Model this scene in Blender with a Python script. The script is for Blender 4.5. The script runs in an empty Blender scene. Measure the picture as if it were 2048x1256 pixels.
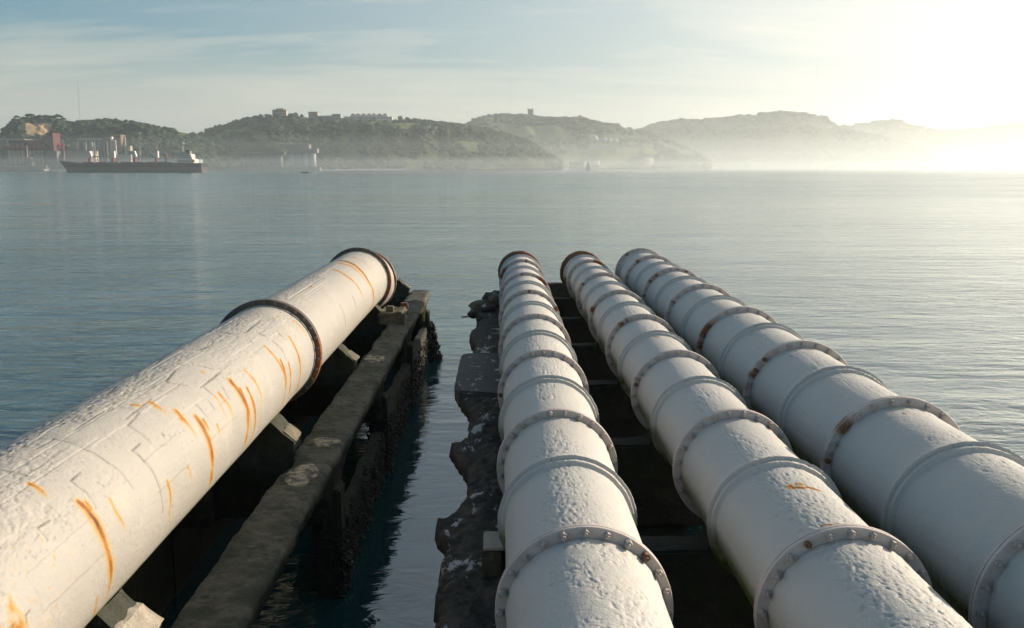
import bpy, bmesh, math, random
import numpy as np
from mathutils import Vector, Matrix

C = bpy.data.collections.new('scene_objects')
bpy.context.scene.collection.children.link(C)
S = bpy.context.scene
R = math.radians
PI = math.pi

# ------------------------------------------------------------------ camera
CAMZ = 5.15                       # eye height above the water
F = 1800.0                        # focal length in pixels of a 2048 px wide frame
PITCH = math.atan(294.0 / F)
YAW = math.atan(23.0 / F * math.cos(PITCH))
cam_d = bpy.data.cameras.new('camera')
cam_d.sensor_width = 36.0
cam_d.lens = 36.0 * F / 2048.0
cam_d.clip_start = 0.05
cam_d.clip_end = 30000.0
cam = bpy.data.objects.new('camera', cam_d)
cam.location = (0, 0, CAMZ)
cam.rotation_euler = (PI / 2 - PITCH, 0, -YAW)
C.objects.link(cam)
S.camera = cam

# ------------------------------------------------------------------ light
SUN_AZ = R(66.0)                  # from +Y (view axis) towards +X (right)
SUN_EL = R(18.0)
sun_vec = Vector((math.sin(SUN_AZ) * math.cos(SUN_EL), math.cos(SUN_AZ) * math.cos(SUN_EL), math.sin(SUN_EL)))
sd = bpy.data.lights.new('sun', 'SUN')
sd.energy = 4.1
sd.angle = R(0.6)
sd.color = (1.0, 0.86, 0.70)
sun = bpy.data.objects.new('sun', sd)
sun.rotation_euler = (-sun_vec).to_track_quat('-Z', 'Y').to_euler()
C.objects.link(sun)

S.view_settings.view_transform = 'Standard'
S.view_settings.look = 'None'
S.view_settings.gamma = 1
S.view_settings.exposure = 0.88

W = bpy.data.worlds.new('World')
S.world = W
W.use_nodes = True
wn = W.node_tree
wn.nodes.clear()


class NT:
    """tiny node helper"""
    def __init__(s, tree):
        s.t = tree

    def n(s, typ, **kw):
        nd = s.t.nodes.new(typ)
        ins = kw.pop('ins', {})
        for k, v in kw.items():
            setattr(nd, k, v)
        for k, v in ins.items():
            sock = nd.inputs[k]
            if isinstance(v, bpy.types.NodeSocket):
                s.t.links.new(v, sock)
            else:
                sock.default_value = v
        return nd

    def math(s, op, a, b=None, c=None, clamp=False):
        nd = s.t.nodes.new('ShaderNodeMath')
        nd.operation = op
        nd.use_clamp = clamp
        for i, v in enumerate((a, b, c)):
            if v is None:
                continue
            if isinstance(v, bpy.types.NodeSocket):
                s.t.links.new(v, nd.inputs[i])
            else:
                nd.inputs[i].default_value = v
        return nd.outputs[0]

    def mix(s, fac, a, b, blend='MIX'):
        nd = s.t.nodes.new('ShaderNodeMix')
        nd.data_type = 'RGBA'
        nd.blend_type = blend
        for i, v in ((0, fac), (6, a), (7, b)):
            if isinstance(v, bpy.types.NodeSocket):
                s.t.links.new(v, nd.inputs[i])
            else:
                nd.inputs[i].default_value = v if i == 0 else (tuple(v) + (1,))[:4]
        return nd.outputs[2]

    def ramp(s, fac, stops, interp='LINEAR'):
        nd = s.t.nodes.new('ShaderNodeValToRGB')
        nd.color_ramp.interpolation = interp
        el = nd.color_ramp.elements
        while len(el) < len(stops):
            el.new(0.5)
        for e, (p, c) in zip(el, stops):
            e.position = p
            e.color = (c, c, c, 1) if isinstance(c, (int, float)) else tuple(c) + (1,)
        s.t.links.new(fac, nd.inputs[0])
        return nd.outputs[0]

    def noise(s, vec, scale, detail=4, rough=0.55, dist=0.0):
        nd = s.n('ShaderNodeTexNoise', ins={'Scale': scale, 'Detail': detail, 'Roughness': rough, 'Distortion': dist})
        s.t.links.new(vec, nd.inputs['Vector'])
        return nd.outputs['Fac']

    def mapv(s, vec, scale=(1, 1, 1), loc=(0, 0, 0), rot=(0, 0, 0)):
        nd = s.n('ShaderNodeMapping', ins={'Location': loc, 'Rotation': rot, 'Scale': scale})
        s.t.links.new(vec, nd.inputs['Vector'])
        return nd.outputs[0]


# sky: Nishita plus thin cirrus (clouds live in the world, at infinity)
w = NT(wn)
sky = w.n('ShaderNodeTexSky', sky_type='NISHITA', sun_disc=False, sun_elevation=SUN_EL, sun_rotation=SUN_AZ,
          air_density=1.0, dust_density=2.2, ozone_density=2.0, altitude=0.0)
tc = w.n('ShaderNodeTexCoord')
sep = w.n('ShaderNodeSeparateXYZ')
wn.links.new(tc.outputs['Generated'], sep.inputs[0])
zc = w.math('MAXIMUM', sep.outputs[2], 0.0)
den = w.math('ADD', zc, 0.16)
pu = w.math('DIVIDE', sep.outputs[0], den)
pv = w.math('DIVIDE', sep.outputs[1], den)
comb = w.n('ShaderNodeCombineXYZ', ins={'X': pu, 'Y': pv})
cv = w.mapv(comb.outputs[0], scale=(0.55, 1.5, 1), rot=(0, 0, R(8)), loc=(0.3, 1.2, 0))
c1 = w.noise(cv, 1.35, 7, 0.62, 0.6)
c2 = w.noise(w.mapv(comb.outputs[0], scale=(0.9, 5.5, 1), rot=(0, 0, R(14))), 1.3, 6, 0.6, 0.4)
cf = w.math('ADD', w.math('MULTIPLY', c1, 0.72), w.math('MULTIPLY', c2, 0.28))
cloud = w.ramp(cf, [(0.46, 0.0), (0.55, 0.40), (0.70, 1.0)], 'EASE')
cloud = w.math('MULTIPLY', cloud, w.math('MULTIPLY', w.math('POWER', 2.718, w.math('MULTIPLY', zc, -2.2)), 0.85), clamp=True)
dot = w.n('ShaderNodeVectorMath', operation='DOT_PRODUCT')
wn.links.new(tc.outputs['Generated'], dot.inputs[0])
dot.inputs[1].default_value = tuple(sun_vec)
dp = w.math('MAXIMUM', dot.outputs['Value'], 0.0)
halo = w.math('POWER', dp, 3.5)
d01 = w.math('ADD', w.math('MULTIPLY', dot.outputs['Value'], 0.5), 0.5)
halo = w.math('POWER', d01, 4.0)
cb = w.math('MULTIPLY', halo, 2.5)
# haze near the horizon and the bright veil round the sun
zn = w.math('DIVIDE', zc, 0.105)
hzf = w.math('POWER', 2.718, w.math('MULTIPLY', w.math('MULTIPLY', zn, zn), -1.0))
veil = w.math('MAXIMUM', w.math('MULTIPLY', hzf, 1.0), w.math('MULTIPLY', w.math('POWER', d01, 2.5), w.math('POWER', 2.718, w.math('MULTIPLY', zc, -1.2))))
hcol = w.n('ShaderNodeVectorMath', operation='SCALE')
hcol.inputs[0].default_value = (1.0, 0.95, 0.94)
wn.links.new(cb, hcol.inputs['Scale'])
ccol = w.n('ShaderNodeVectorMath', operation='ADD')
wn.links.new(hcol.outputs[0], ccol.inputs[0])
ccol.inputs[1].default_value = (3.45, 3.25, 2.65)
tint = w.mix(w.math('POWER', d01, 4.0), (0.06, 0.42, 0.55), (0.40, 0.37, 0.40))
skyc = w.mix(1.0, sky.outputs[0], tint, 'MULTIPLY')
fac = w.math('SUBTRACT', 1.0, w.math('MULTIPLY', w.math('SUBTRACT', 1.0, cloud), w.math('SUBTRACT', 1.0, veil, clamp=True)))
mixc = w.mix(fac, skyc, ccol.outputs[0])
bg = w.n('ShaderNodeBackground', ins={'Strength': 0.125})
wn.links.new(mixc, bg.inputs[0])
wo = w.n('ShaderNodeOutputWorld')
wn.links.new(bg.outputs[0], wo.inputs[0])

S.render.engine = 'CYCLES'
S.cycles.volume_bounces = 1
S.cycles.max_bounces = 6
S.cycles.use_denoising = True
S.cycles.sample_clamp_indirect = 4.0


# ------------------------------------------------------------------ helpers
cp, sp_ = math.cos(PITCH), math.sin(PITCH)
cy, sy_ = math.cos(YAW), math.sin(YAW)
FWD = Vector((sy_ * cp, cy * cp, -sp_))
RGT = Vector((cy, -sy_, 0))
UPV = Vector((sy_ * sp_, cy * sp_, cp))


def ray(u, v):
    return (FWD + RGT * ((u - 1024) / F) + UPV * ((628 - v) / F))


def at(u, v, Y):
    """point of the photograph's pixel (u, v) at distance Y down the y axis"""
    d = ray(u, v)
    t = Y / d.y
    return Vector((d.x * t, Y, CAMZ + d.z * t))


def onz(u, v, z):
    d = ray(u, v)
    t = (z - CAMZ) / d.z
    return Vector((d.x * t, d.y * t, z))


def tag(o, label=None, cat=None, group=None, kind=None):
    if label: o['label'] = label
    if cat: o['category'] = cat
    if group: o['group'] = group
    if kind: o['kind'] = kind
    return o


def empty(name, loc, rz=0):
    o = bpy.data.objects.new(name, None)
    o.location = loc
    o.rotation_euler = (0, 0, rz)
    o.empty_display_size = 0.3
    C.objects.link(o)
    return o


def link(name, me, mats, parent=None, loc=(0, 0, 0)):
    o = bpy.data.objects.new(name, me)
    for m in (mats if isinstance(mats, (list, tuple)) else [mats]):
        if m.name not in [x.name for x in me.materials if x]:
            me.materials.append(m)
    C.objects.link(o)
    if parent:
        o.parent = parent
    o.location = loc
    return o


class MB:
    """mesh collector in world coordinates, relative to an origin"""
    def __init__(s):
        s.bm = bmesh.new()

    def box(s, lo, hi, bevel=0.0, mi=0, rz=0.0):
        lo, hi = Vector(lo), Vector(hi)
        c = (lo + hi) / 2
        d = hi - lo
        r = bmesh.ops.create_cube(s.bm, size=1.0)
        vs = r['verts']
        bmesh.ops.scale(s.bm, vec=d, verts=vs)
        if rz:
            bmesh.ops.rotate(s.bm, cent=(0, 0, 0), matrix=Matrix.Rotation(rz, 3, 'Z'), verts=vs)
        bmesh.ops.translate(s.bm, vec=c, verts=vs)
        fs = {f for v in vs for f in v.link_faces}
        for f in fs: f.material_index = mi
        if bevel > 0:
            es = {e for v in vs for e in v.link_edges}
            bmesh.ops.bevel(s.bm, geom=list(es), offset=bevel, segments=2, affect='EDGES')
        return s

    def cyl(s, p0, p1, r0, r1=None, seg=16, cap=True, mi=0):
        p0, p1 = Vector(p0), Vector(p1)
        r1 = r0 if r1 is None else r1
        d = p1 - p0
        q = d.to_track_quat('Z', 'Y').to_matrix()
        a, b = [], []
        for i in range(seg):
            t = 2 * PI * i / seg
            o = Vector((math.cos(t), math.sin(t), 0))
            a.append(s.bm.verts.new(p0 + q @ (o * r0)))
            b.append(s.bm.verts.new(p1 + q @ (o * max(r1, 1e-4))))
        for i in range(seg):
            j = (i + 1) % seg
            f = s.bm.faces.new((a[i], a[j], b[j], b[i]))
            f.smooth = seg > 8
            f.material_index = mi
        if cap:
            s.bm.faces.new(a[::-1]).material_index = mi
            s.bm.faces.new(b).material_index = mi
        return s

    def ico(s, c, r, sub=2, sc=(1, 1, 1), jit=0.0, rnd=None, mi=0):
        q = bmesh.ops.create_icosphere(s.bm, subdivisions=sub, radius=r)
        for v in q['verts']:
            k = 1 + (rnd.uniform(-jit, jit) if rnd else 0)
            v.co = Vector((v.co.x * sc[0] * k, v.co.y * sc[1] * k, v.co.z * sc[2] * k)) + Vector(c)
            for f in v.link_faces: f.material_index = mi
        return s

    def prism(s, pts, axis, lo, hi, mi=0):
        """extrude a closed 2-D outline; axis 'x': pts=(y,z), 'y': (x,z), 'z': (x,y)"""
        def m(p, t):
            return {'x': (t, p[0], p[1]), 'y': (p[0], t, p[1]), 'z': (p[0], p[1], t)}[axis]
        a = [s.bm.verts.new(m(p, lo)) for p in pts]
        b = [s.bm.verts.new(m(p, hi)) for p in pts]
        n = len(pts)
        fs = []
        for i in range(n):
            j = (i + 1) % n
            fs.append(s.bm.faces.new((a[i], a[j], b[j], b[i])))
        fs.append(s.bm.faces.new(a[::-1]))
        fs.append(s.bm.faces.new(b))
        for f in fs: f.material_index = mi
        return s

    def build(s, name, mats, parent=None, origin=(0, 0, 0), subdiv=0, rough=0.0, seed=0):
        if subdiv:
            bmesh.ops.triangulate(s.bm, faces=[f for f in s.bm.faces if len(f.verts) > 4])
            for _ in range(8):
                es = [e for e in s.bm.edges if e.calc_length() > subdiv]
                if not es: break
                bmesh.ops.subdivide_edges(s.bm, edges=es, cuts=1, use_grid_fill=False)
                bmesh.ops.triangulate(s.bm, faces=[f for f in s.bm.faces if len(f.verts) > 4])
        bmesh.ops.recalc_face_normals(s.bm, faces=s.bm.faces)
        if rough:
            s.bm.normal_update()
            for v in s.bm.verts:
                k = n3(v.co, 3.0, seed) + 0.6 * n3(v.co, 9.0, seed + 3)
                v.co += v.normal * k * rough
        if any(origin):
            bmesh.ops.translate(s.bm, vec=-Vector(origin), verts=s.bm.verts)
        me = bpy.data.meshes.new(name)
        s.bm.to_mesh(me)
        s.bm.free()
        return link(name, me, mats, parent)


from mathutils import noise as mnoise


def n3(p, sc, seed=0):
    return mnoise.noise(Vector((p.x * sc + seed * 7.3, p.y * sc + seed * 3.1, p.z * sc - seed * 5.7)))


# numpy value noise
_tab = np.random.default_rng(5).random((256, 256)).astype(np.float32)


def vn(u, v, seed=0):
    u = np.asarray(u, dtype=np.float64) + seed * 17.31
    v = np.asarray(v, dtype=np.float64) + seed * 5.77
    iu = np.floor(u).astype(int); iv = np.floor(v).astype(int)
    fu = u - iu; fv = v - iv
    fu = fu * fu * (3 - 2 * fu); fv = fv * fv * (3 - 2 * fv)
    a = _tab[iu % 256, iv % 256]; b = _tab[(iu + 1) % 256, iv % 256]
    c = _tab[iu % 256, (iv + 1) % 256]; d = _tab[(iu + 1) % 256, (iv + 1) % 256]
    return (a * (1 - fu) + b * fu) * (1 - fv) + (c * (1 - fu) + d * fu) * fv


def fbm(u, v, oct=4, seed=0, g=0.5):
    s = 0; a = 1; t = 0
    for i in range(oct):
        s = s + a * vn(u * 2 ** i, v * 2 ** i, seed + i * 3)
        t += a; a *= g
    return s / t


def grid_mesh(name, V, nr, nc, wrap, attrs=None, smooth=True):
    """V (nr, nc, 3) grid to a quad mesh"""
    me = bpy.data.meshes.new(name)
    me.vertices.add(nr * nc)
    me.vertices.foreach_set('co', V.reshape(-1).astype(np.float32))
    ncf = nc if wrap else nc - 1
    i = np.arange(nr - 1)[:, None]; j = np.arange(ncf)[None, :]
    j2 = (j + 1) % nc
    q = np.stack([i * nc + j, i * nc + j2, (i + 1) * nc + j2, (i + 1) * nc + j], -1).reshape(-1)
    nf = (nr - 1) * ncf
    me.loops.add(nf * 4)
    me.loops.foreach_set('vertex_index', q.astype(np.int32))
    me.polygons.add(nf)
    me.polygons.foreach_set('loop_start', np.arange(0, nf * 4, 4, dtype=np.int32))
    me.polygons.foreach_set('loop_total', np.full(nf, 4, dtype=np.int32))
    me.polygons.foreach_set('use_smooth', np.full(nf, smooth, dtype=bool))
    for k, a in (attrs or {}).items():
        at_ = me.attributes.new(k, 'FLOAT', 'POINT')
        at_.data.foreach_set('value', a.reshape(-1).astype(np.float32))
    me.update(calc_edges=True)
    return me


# ------------------------------------------------------------------ materials
def mat(name):
    m = bpy.data.materials.new(name)
    m.use_nodes = True
    m.node_tree.nodes.clear()
    t = NT(m.node_tree)
    out = t.n('ShaderNodeOutputMaterial')
    bs = t.n('ShaderNodeBsdfPrincipled')
    m.node_tree.links.new(bs.outputs[0], out.inputs[0])
    return m, t, bs, out


def setc(t, bs, key, v):
    if isinstance(v, bpy.types.NodeSocket):
        t.t.links.new(v, bs.inputs[key])
    else:
        bs.inputs[key].default_value = v if not isinstance(v, tuple) else (v + (1,))[:4]


def simple(name, c1, c2=None, scale=3.0, rough=0.7, metal=0.0, bump=0.0, bscale=None, bdist=0.02):
    m, t, bs, out = mat(name)
    tcn = t.n('ShaderNodeTexCoord').outputs['Object']
    c2 = c2 or tuple(x * 0.75 for x in c1)
    f = t.ramp(t.noise(tcn, scale, 5, 0.6), [(0.35, 0.0), (0.68, 1.0)])
    setc(t, bs, 'Base Color', t.mix(f, c1, c2))
    setc(t, bs, 'Roughness', rough)
    setc(t, bs, 'Metallic', metal)
    if bump:
        b = t.n('ShaderNodeBump', ins={'Strength': bump, 'Distance': bdist, 'Height': t.noise(tcn, bscale or scale * 6, 5, 0.65)})
        t.t.links.new(b.outputs[0], bs.inputs['Normal'])
    return m


def attr(t, name):
    return t.n('ShaderNodeAttribute', attribute_name=name).outputs['Fac']


def pipe_paint(name, base, base2, moss=True):
    m, t, bs, out = mat(name)
    tcn = t.n('ShaderNodeTexCoord').outputs['Object']
    big = t.ramp(t.noise(tcn, 1.3, 6, 0.65), [(0.38, 0.0), (0.66, 1.0)])
    col = t.mix(t.math('MULTIPLY', big, 0.6), base, base2)
    streak = t.ramp(t.noise(t.mapv(tcn, (9, 22, 3.0)), 1.0, 5, 0.7), [(0.50, 0.0), (0.75, 1.0)])
    col = t.mix(t.math('MULTIPLY', streak, 0.28), col, (0.42, 0.38, 0.32))
    spk = t.ramp(t.noise(tcn, 70.0, 3, 0.7), [(0.60, 0.0), (0.72, 1.0)])
    col = t.mix(t.math('MULTIPLY', spk, 0.25), col, (0.30, 0.26, 0.20))
    yel = t.ramp(t.noise(tcn, 2.6, 5, 0.6), [(0.55, 0.0), (0.72, 1.0)])
    col = t.mix(t.math('MULTIPLY', yel, 0.22), col, (0.62, 0.50, 0.34))
    # dirt in dents, cracks
    col = t.mix(attr(t, 'dirt'), col, (0.055, 0.05, 0.045))
    r = attr(t, 'rust')
    jr = t.math('MULTIPLY', r, t.math('ADD', t.math('MULTIPLY', t.noise(tcn, 60, 3, 0.7), 0.9), 0.55))
    rcol = t.ramp(jr, [(0.0, (0.44, 0.36, 0.20)), (0.28, (0.44, 0.25, 0.05)), (0.55, (0.34, 0.125, 0.010)), (0.9, (0.09, 0.026, 0.008))])
    col = t.mix(t.ramp(jr, [(0.04, 0.0), (0.40, 1.0)]), col, rcol)
    ms = attr(t, 'moss')
    mf = t.math('MULTIPLY', ms, t.math('ADD', t.noise(tcn, 14, 4, 0.7), 0.35), clamp=True)
    col = t.mix(mf, col, t.mix(t.noise(tcn, 30, 3, 0.6), (0.035, 0.05, 0.008), (0.12, 0.14, 0.02)))
    setc(t, bs, 'Base Color', col)
    setc(t, bs, 'Roughness', t.math('ADD', 0.50, t.math('MULTIPLY', big, 0.15)))
    bs.inputs['Specular IOR Level'].default_value = 0.35
    h = t.math('ADD', t.math('MULTIPLY', t.noise(tcn, 26, 4, 0.6), 0.7), t.math('MULTIPLY', t.noise(tcn, 95, 3, 0.6), 0.3))
    b = t.n('ShaderNodeBump', ins={'Strength': 0.75, 'Distance': 0.012, 'Height': h})
    t.t.links.new(b.outputs[0], bs.inputs['Normal'])
    return m


M = {}
M['paint'] = pipe_paint('white_pipe_paint', (0.49, 0.468, 0.424), (0.55, 0.53, 0.49))
M['paint_big'] = pipe_paint('cream_pipe_paint', (0.365, 0.34, 0.30), (0.40, 0.38, 0.345))


def flange_mat(name, base, base2, rusty):
    m, t, bs, out = mat(name)
    tcn = t.n('ShaderNodeTexCoord').outputs['Object']
    f = t.ramp(t.noise(tcn, 7.0, 6, 0.7), [(0.38, 0.0), (0.64, 1.0)])
    col = t.mix(f, base, base2)
    r = attr(t, 'rust')
    rn = t.math('ADD', r, t.math('MULTIPLY', t.ramp(t.noise(tcn, 11.0, 5, 0.75), [(0.56, 0.0), (0.70, 1.0)]), rusty))
    rcol = t.ramp(t.noise(tcn, 25, 4, 0.7), [(0.3, (0.34, 0.11, 0.02)), (0.7, (0.10, 0.04, 0.02))])
    col = t.mix(t.ramp(rn, [(0.15, 0.0), (0.7, 1.0)]), col, rcol)
    setc(t, bs, 'Base Color', col)
    setc(t, bs, 'Roughness', 0.6)
    b = t.n('ShaderNodeBump', ins={'Strength': 0.5, 'Distance': 0.008, 'Height': t.noise(tcn, 45, 5, 0.65)})
    t.t.links.new(b.outputs[0], bs.inputs['Normal'])
    return m


M['flange'] = flange_mat('painted_flange', (0.60, 0.52, 0.465), (0.50, 0.43, 0.38), 0.28)
M['flange_dark'] = flange_mat('bare_flange', (0.12, 0.10, 0.085), (0.055, 0.04, 0.032), 0.9)
M['flange_brown'] = flange_mat('rusted_flange', (0.20, 0.085, 0.035), (0.07, 0.04, 0.025), 1.0)
M['bolt'] = simple('painted_bolt', (0.46, 0.40, 0.36), (0.30, 0.25, 0.21), 30, 0.55, bump=0.3, bscale=90, bdist=0.004)
M['bolt_rust'] = simple('rusty_bolt', (0.20, 0.10, 0.05), (0.08, 0.045, 0.025), 40, 0.7, bump=0.4, bscale=90, bdist=0.004)


def concrete(name, c1, c2, c3, moss=0.0, white=0.0, bump=0.6, sc=1.6, sharp=0.14):
    m, t, bs, out = mat(name)
    tcn = t.n('ShaderNodeTexCoord').outputs['Object']
    f = t.ramp(t.noise(tcn, sc, 7, 0.68), [(0.5 - sharp, 0.0), (0.5 + sharp, 1.0)])
    col = t.mix(f, c1, c2)
    g = t.ramp(t.noise(tcn, 9.0, 6, 0.7), [(0.50, 0.0), (0.70, 1.0)])
    col = t.mix(t.math('MULTIPLY', g, 0.7), col, c3)
    sp = t.ramp(t.noise(tcn, 38.0, 4, 0.7), [(0.63, 0.0), (0.72, 1.0)])
    col = t.mix(t.math('MULTIPLY', sp, 0.5), col, (0.22, 0.21, 0.18))
    if moss:
        mo = t.ramp(t.noise(tcn, 2.3, 5, 0.6), [(0.48, 0.0), (0.62, 1.0)])
        col = t.mix(t.math('MULTIPLY', mo, moss), col, (0.025, 0.032, 0.010))
    if white:
        geo = t.n('ShaderNodeNewGeometry')
        sp3 = t.n('ShaderNodeSeparateXYZ')
        t.t.links.new(geo.outputs['Normal'], sp3.inputs[0])
        wh = t.ramp(t.noise(t.mapv(tcn, (1, 0.55, 1)), 3.1, 7, 0.72), [(0.585, 0.0), (0.615, 1.0)])
        wh = t.math('MULTIPLY', t.math('MULTIPLY', wh, white), t.math('MAXIMUM', sp3.outputs[2], 0.0), clamp=True)
        col = t.mix(wh, col, (0.55, 0.56, 0.55))
    setc(t, bs, 'Base Color', col)
    setc(t, bs, 'Roughness', 0.78)
    h = t.math('ADD', t.math('MULTIPLY', t.noise(tcn, 7, 6, 0.7), 0.6), t.math('MULTIPLY', t.noise(tcn, 34, 5, 0.7), 0.4))
    b = t.n('ShaderNodeBump', ins={'Strength': bump, 'Distance': 0.05, 'Height': h})
    t.t.links.new(b.outputs[0], bs.inputs['Normal'])
    return m


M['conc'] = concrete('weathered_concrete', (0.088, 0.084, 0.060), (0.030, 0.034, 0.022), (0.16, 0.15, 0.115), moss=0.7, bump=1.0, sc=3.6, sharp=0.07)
M['conc_dark'] = concrete('algae_shade_concrete', (0.036, 0.036, 0.024), (0.018, 0.02, 0.013), (0.062, 0.055, 0.034), moss=0.7, sc=3.0, sharp=0.1)
M['deck'] = concrete('broken_deck_concrete', (0.072, 0.062, 0.046), (0.034, 0.031, 0.025), (0.11, 0.095, 0.07), moss=0.35, white=0.9, bump=1.0, sc=5.0, sharp=0.09)
M['slab'] = concrete('wet_slab_concrete', (0.075, 0.078, 0.072), (0.05, 0.053, 0.05), (0.10, 0.10, 0.095), moss=0.1, white=1.0, bump=0.4)
M['saddle'] = concrete('saddle_concrete', (0.17, 0.15, 0.10), (0.09, 0.085, 0.05), (0.30, 0.25, 0.17), moss=0.6, bump=0.9)
M['saddle_lt'] = concrete('pale_chipped_concrete', (0.50, 0.45, 0.36), (0.36, 0.31, 0.24), (0.60, 0.56, 0.48), bump=0.9)
M['mussel'] = simple('mussel_shells', (0.008, 0.008, 0.008), (0.03, 0.025, 0.015), 30, 0.5)
M['rebar'] = simple('rusty_rebar', (0.06, 0.03, 0.02), None, 30, 0.8)

# ------------------------------------------------------------------ water
m, t, bs, out = mat('river_water')
tcn = t.n('ShaderNodeTexCoord').outputs['Object']
setc(t, bs, 'Base Color', (0.012, 0.060, 0.066))
bs.inputs['IOR'].default_value = 2.4
bs.inputs['Specular IOR Level'].default_value = 0.5
patch = t.ramp(t.noise(t.mapv(tcn, (0.010, 0.035, 1)), 1.0, 5, 0.6, 0.3), [(0.36, 0.35), (0.64, 1.0)])
patch2 = t.ramp(t.noise(t.mapv(tcn, (0.10, 0.22, 1), loc=(3, 7, 0)), 1.0, 4, 0.6, 0.5), [(0.35, 0.45), (0.65, 1.0)])
pm = t.math('MULTIPLY', patch, patch2)
h1 = t.noise(t.mapv(tcn, (0.32, 0.75, 1), rot=(0, 0, R(-8))), 1.0, 3, 0.5, 0.6)
h2 = t.noise(t.mapv(tcn, (1.1, 2.6, 1), rot=(0, 0, R(10))), 1.0, 4, 0.55, 0.8)
h3 = t.noise(t.mapv(tcn, (5.0, 9.0, 1)), 1.0, 3, 0.5, 0.5)
sy3 = t.n('ShaderNodeSeparateXYZ'); t.t.links.new(tcn, sy3.inputs[0])
calm = t.math('DIVIDE', 1.0, t.math('ADD', 1.0, t.math('MULTIPLY', t.math('MAXIMUM', sy3.outputs[1], 0.0), 0.055)))
lx = t.math('DIVIDE', t.math('ADD', sy3.outputs[0], 0.3), 5.0)
lee = t.math('POWER', 2.718, t.math('MULTIPLY', t.math('MULTIPLY', lx, lx), -1.0))
lee = t.math('MULTIPLY', lee, t.math('SUBTRACT', 1.0, t.math('DIVIDE', t.math('SUBTRACT', sy3.outputs[1], 16.0), 18.0, clamp=True), clamp=True))
calm = t.math('MULTIPLY', calm, t.math('SUBTRACT', 1.0, t.math('MULTIPLY', lee, 0.86)))
pm = t.math('MULTIPLY', pm, calm)
hh = t.math('ADD', t.math('MULTIPLY', t.math('MULTIPLY', h1, calm), 0.30), t.math('MULTIPLY', t.math('MULTIPLY', h2, pm), 0.33))
hh = t.math('ADD', hh, t.math('MULTIPLY', t.math('MULTIPLY', h3, pm), 0.007))
h0 = t.noise(t.mapv(tcn, (0.035, 0.15, 1), rot=(0, 0, R(4))), 1.0, 3, 0.55, 0.4)
h0b = t.noise(t.mapv(tcn, (0.11, 0.42, 1), rot=(0, 0, R(-5)), loc=(9, 4, 0)), 1.0, 3, 0.55, 0.4)
openw = t.math('SUBTRACT', 1.0, t.math('MULTIPLY', lee, 0.9))
hh = t.math('ADD', hh, t.math('MULTIPLY', t.math('ADD', t.math('MULTIPLY', h0, 0.20), t.math('MULTIPLY', t.math('MULTIPLY', h0b, patch), 0.16)), openw))
b = t.n('ShaderNodeBump', ins={'Strength': 1.0, 'Distance': 1.0, 'Height': hh})
t.t.links.new(b.outputs[0], bs.inputs['Normal'])
far = t.math('DIVIDE', t.math('SUBTRACT', sy3.outputs[1], 30.0), 170.0, clamp=True)
setc(t, bs, 'Roughness', t.math('ADD', 0.05, t.math('MULTIPLY', far, t.math('ADD', 0.06, t.math('MULTIPLY', patch, 0.08)))))
M['water'] = m
xs = np.concatenate([-np.geomspace(4400, 40, 14), np.linspace(-30, 30, 9), np.geomspace(40, 4400, 14)])
ys = np.concatenate([np.linspace(-290, -20, 4), np.linspace(-10, 60, 10), np.geomspace(80, 6300, 20)])
V = np.zeros((len(ys), len(xs), 3))
V[..., 0] = xs[None, :]
V[..., 1] = ys[:, None]
water = link('water', grid_mesh('water', V, len(ys), len(xs), False), M['water'])
tag(water, kind='structure')

# ------------------------------------------------------------------ hills
def rock_hill_mat():
    m, t, bs, out = mat('hillside')
    tcn = t.n('ShaderNodeTexCoord').outputs['Object']
    f = t.ramp(t.noise(tcn, 0.02, 7, 0.62), [(0.38, 0.0), (0.62, 1.0)])
    col = t.mix(f, (0.030, 0.052, 0.026), (0.060, 0.085, 0.036))
    g = t.ramp(t.noise(tcn, 0.011, 6, 0.65), [(0.52, 0.0), (0.62, 1.0)])
    col = t.mix(t.math('MULTIPLY', g, 0.4), col, (0.11, 0.12, 0.06))
    e = t.ramp(t.noise(t.mapv(tcn, (1, 1, 3.0)), 0.018, 7, 0.7), [(0.60, 0.0), (0.66, 1.0)])
    col = t.mix(t.math('MULTIPLY', e, 0.3), col, (0.20, 0.16, 0.10))
    rk = attr(t, 'rock')
    strata = t.noise(t.mapv(tcn, (0.10, 0.10, 0.03)), 1.0, 6, 0.7)
    rc = t.ramp(strata, [(0.35, (0.16, 0.12, 0.07)), (0.50, (0.42, 0.30, 0.17)), (0.7, (0.55, 0.42, 0.26))])
    col = t.mix(t.ramp(rk, [(0.35, 0.0), (0.55, 1.0)]), col, rc)
    fd = attr(t, 'field')
    col = t.mix(t.math('MULTIPLY', fd, 0.8), col, (0.17, 0.20, 0.075))
    setc(t, bs, 'Base Color', col)
    setc(t, bs, 'Roughness', 0.95)
    bs.inputs['Specular IOR Level'].default_value = 0.1
    b = t.n('ShaderNodeBump', ins={'Strength': 0.8, 'Distance': 6.0, 'Height': t.noise(tcn, 0.06, 7, 0.7)})
    t.t.links.new(b.outputs[0], bs.inputs['Normal'])
    return m


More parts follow.
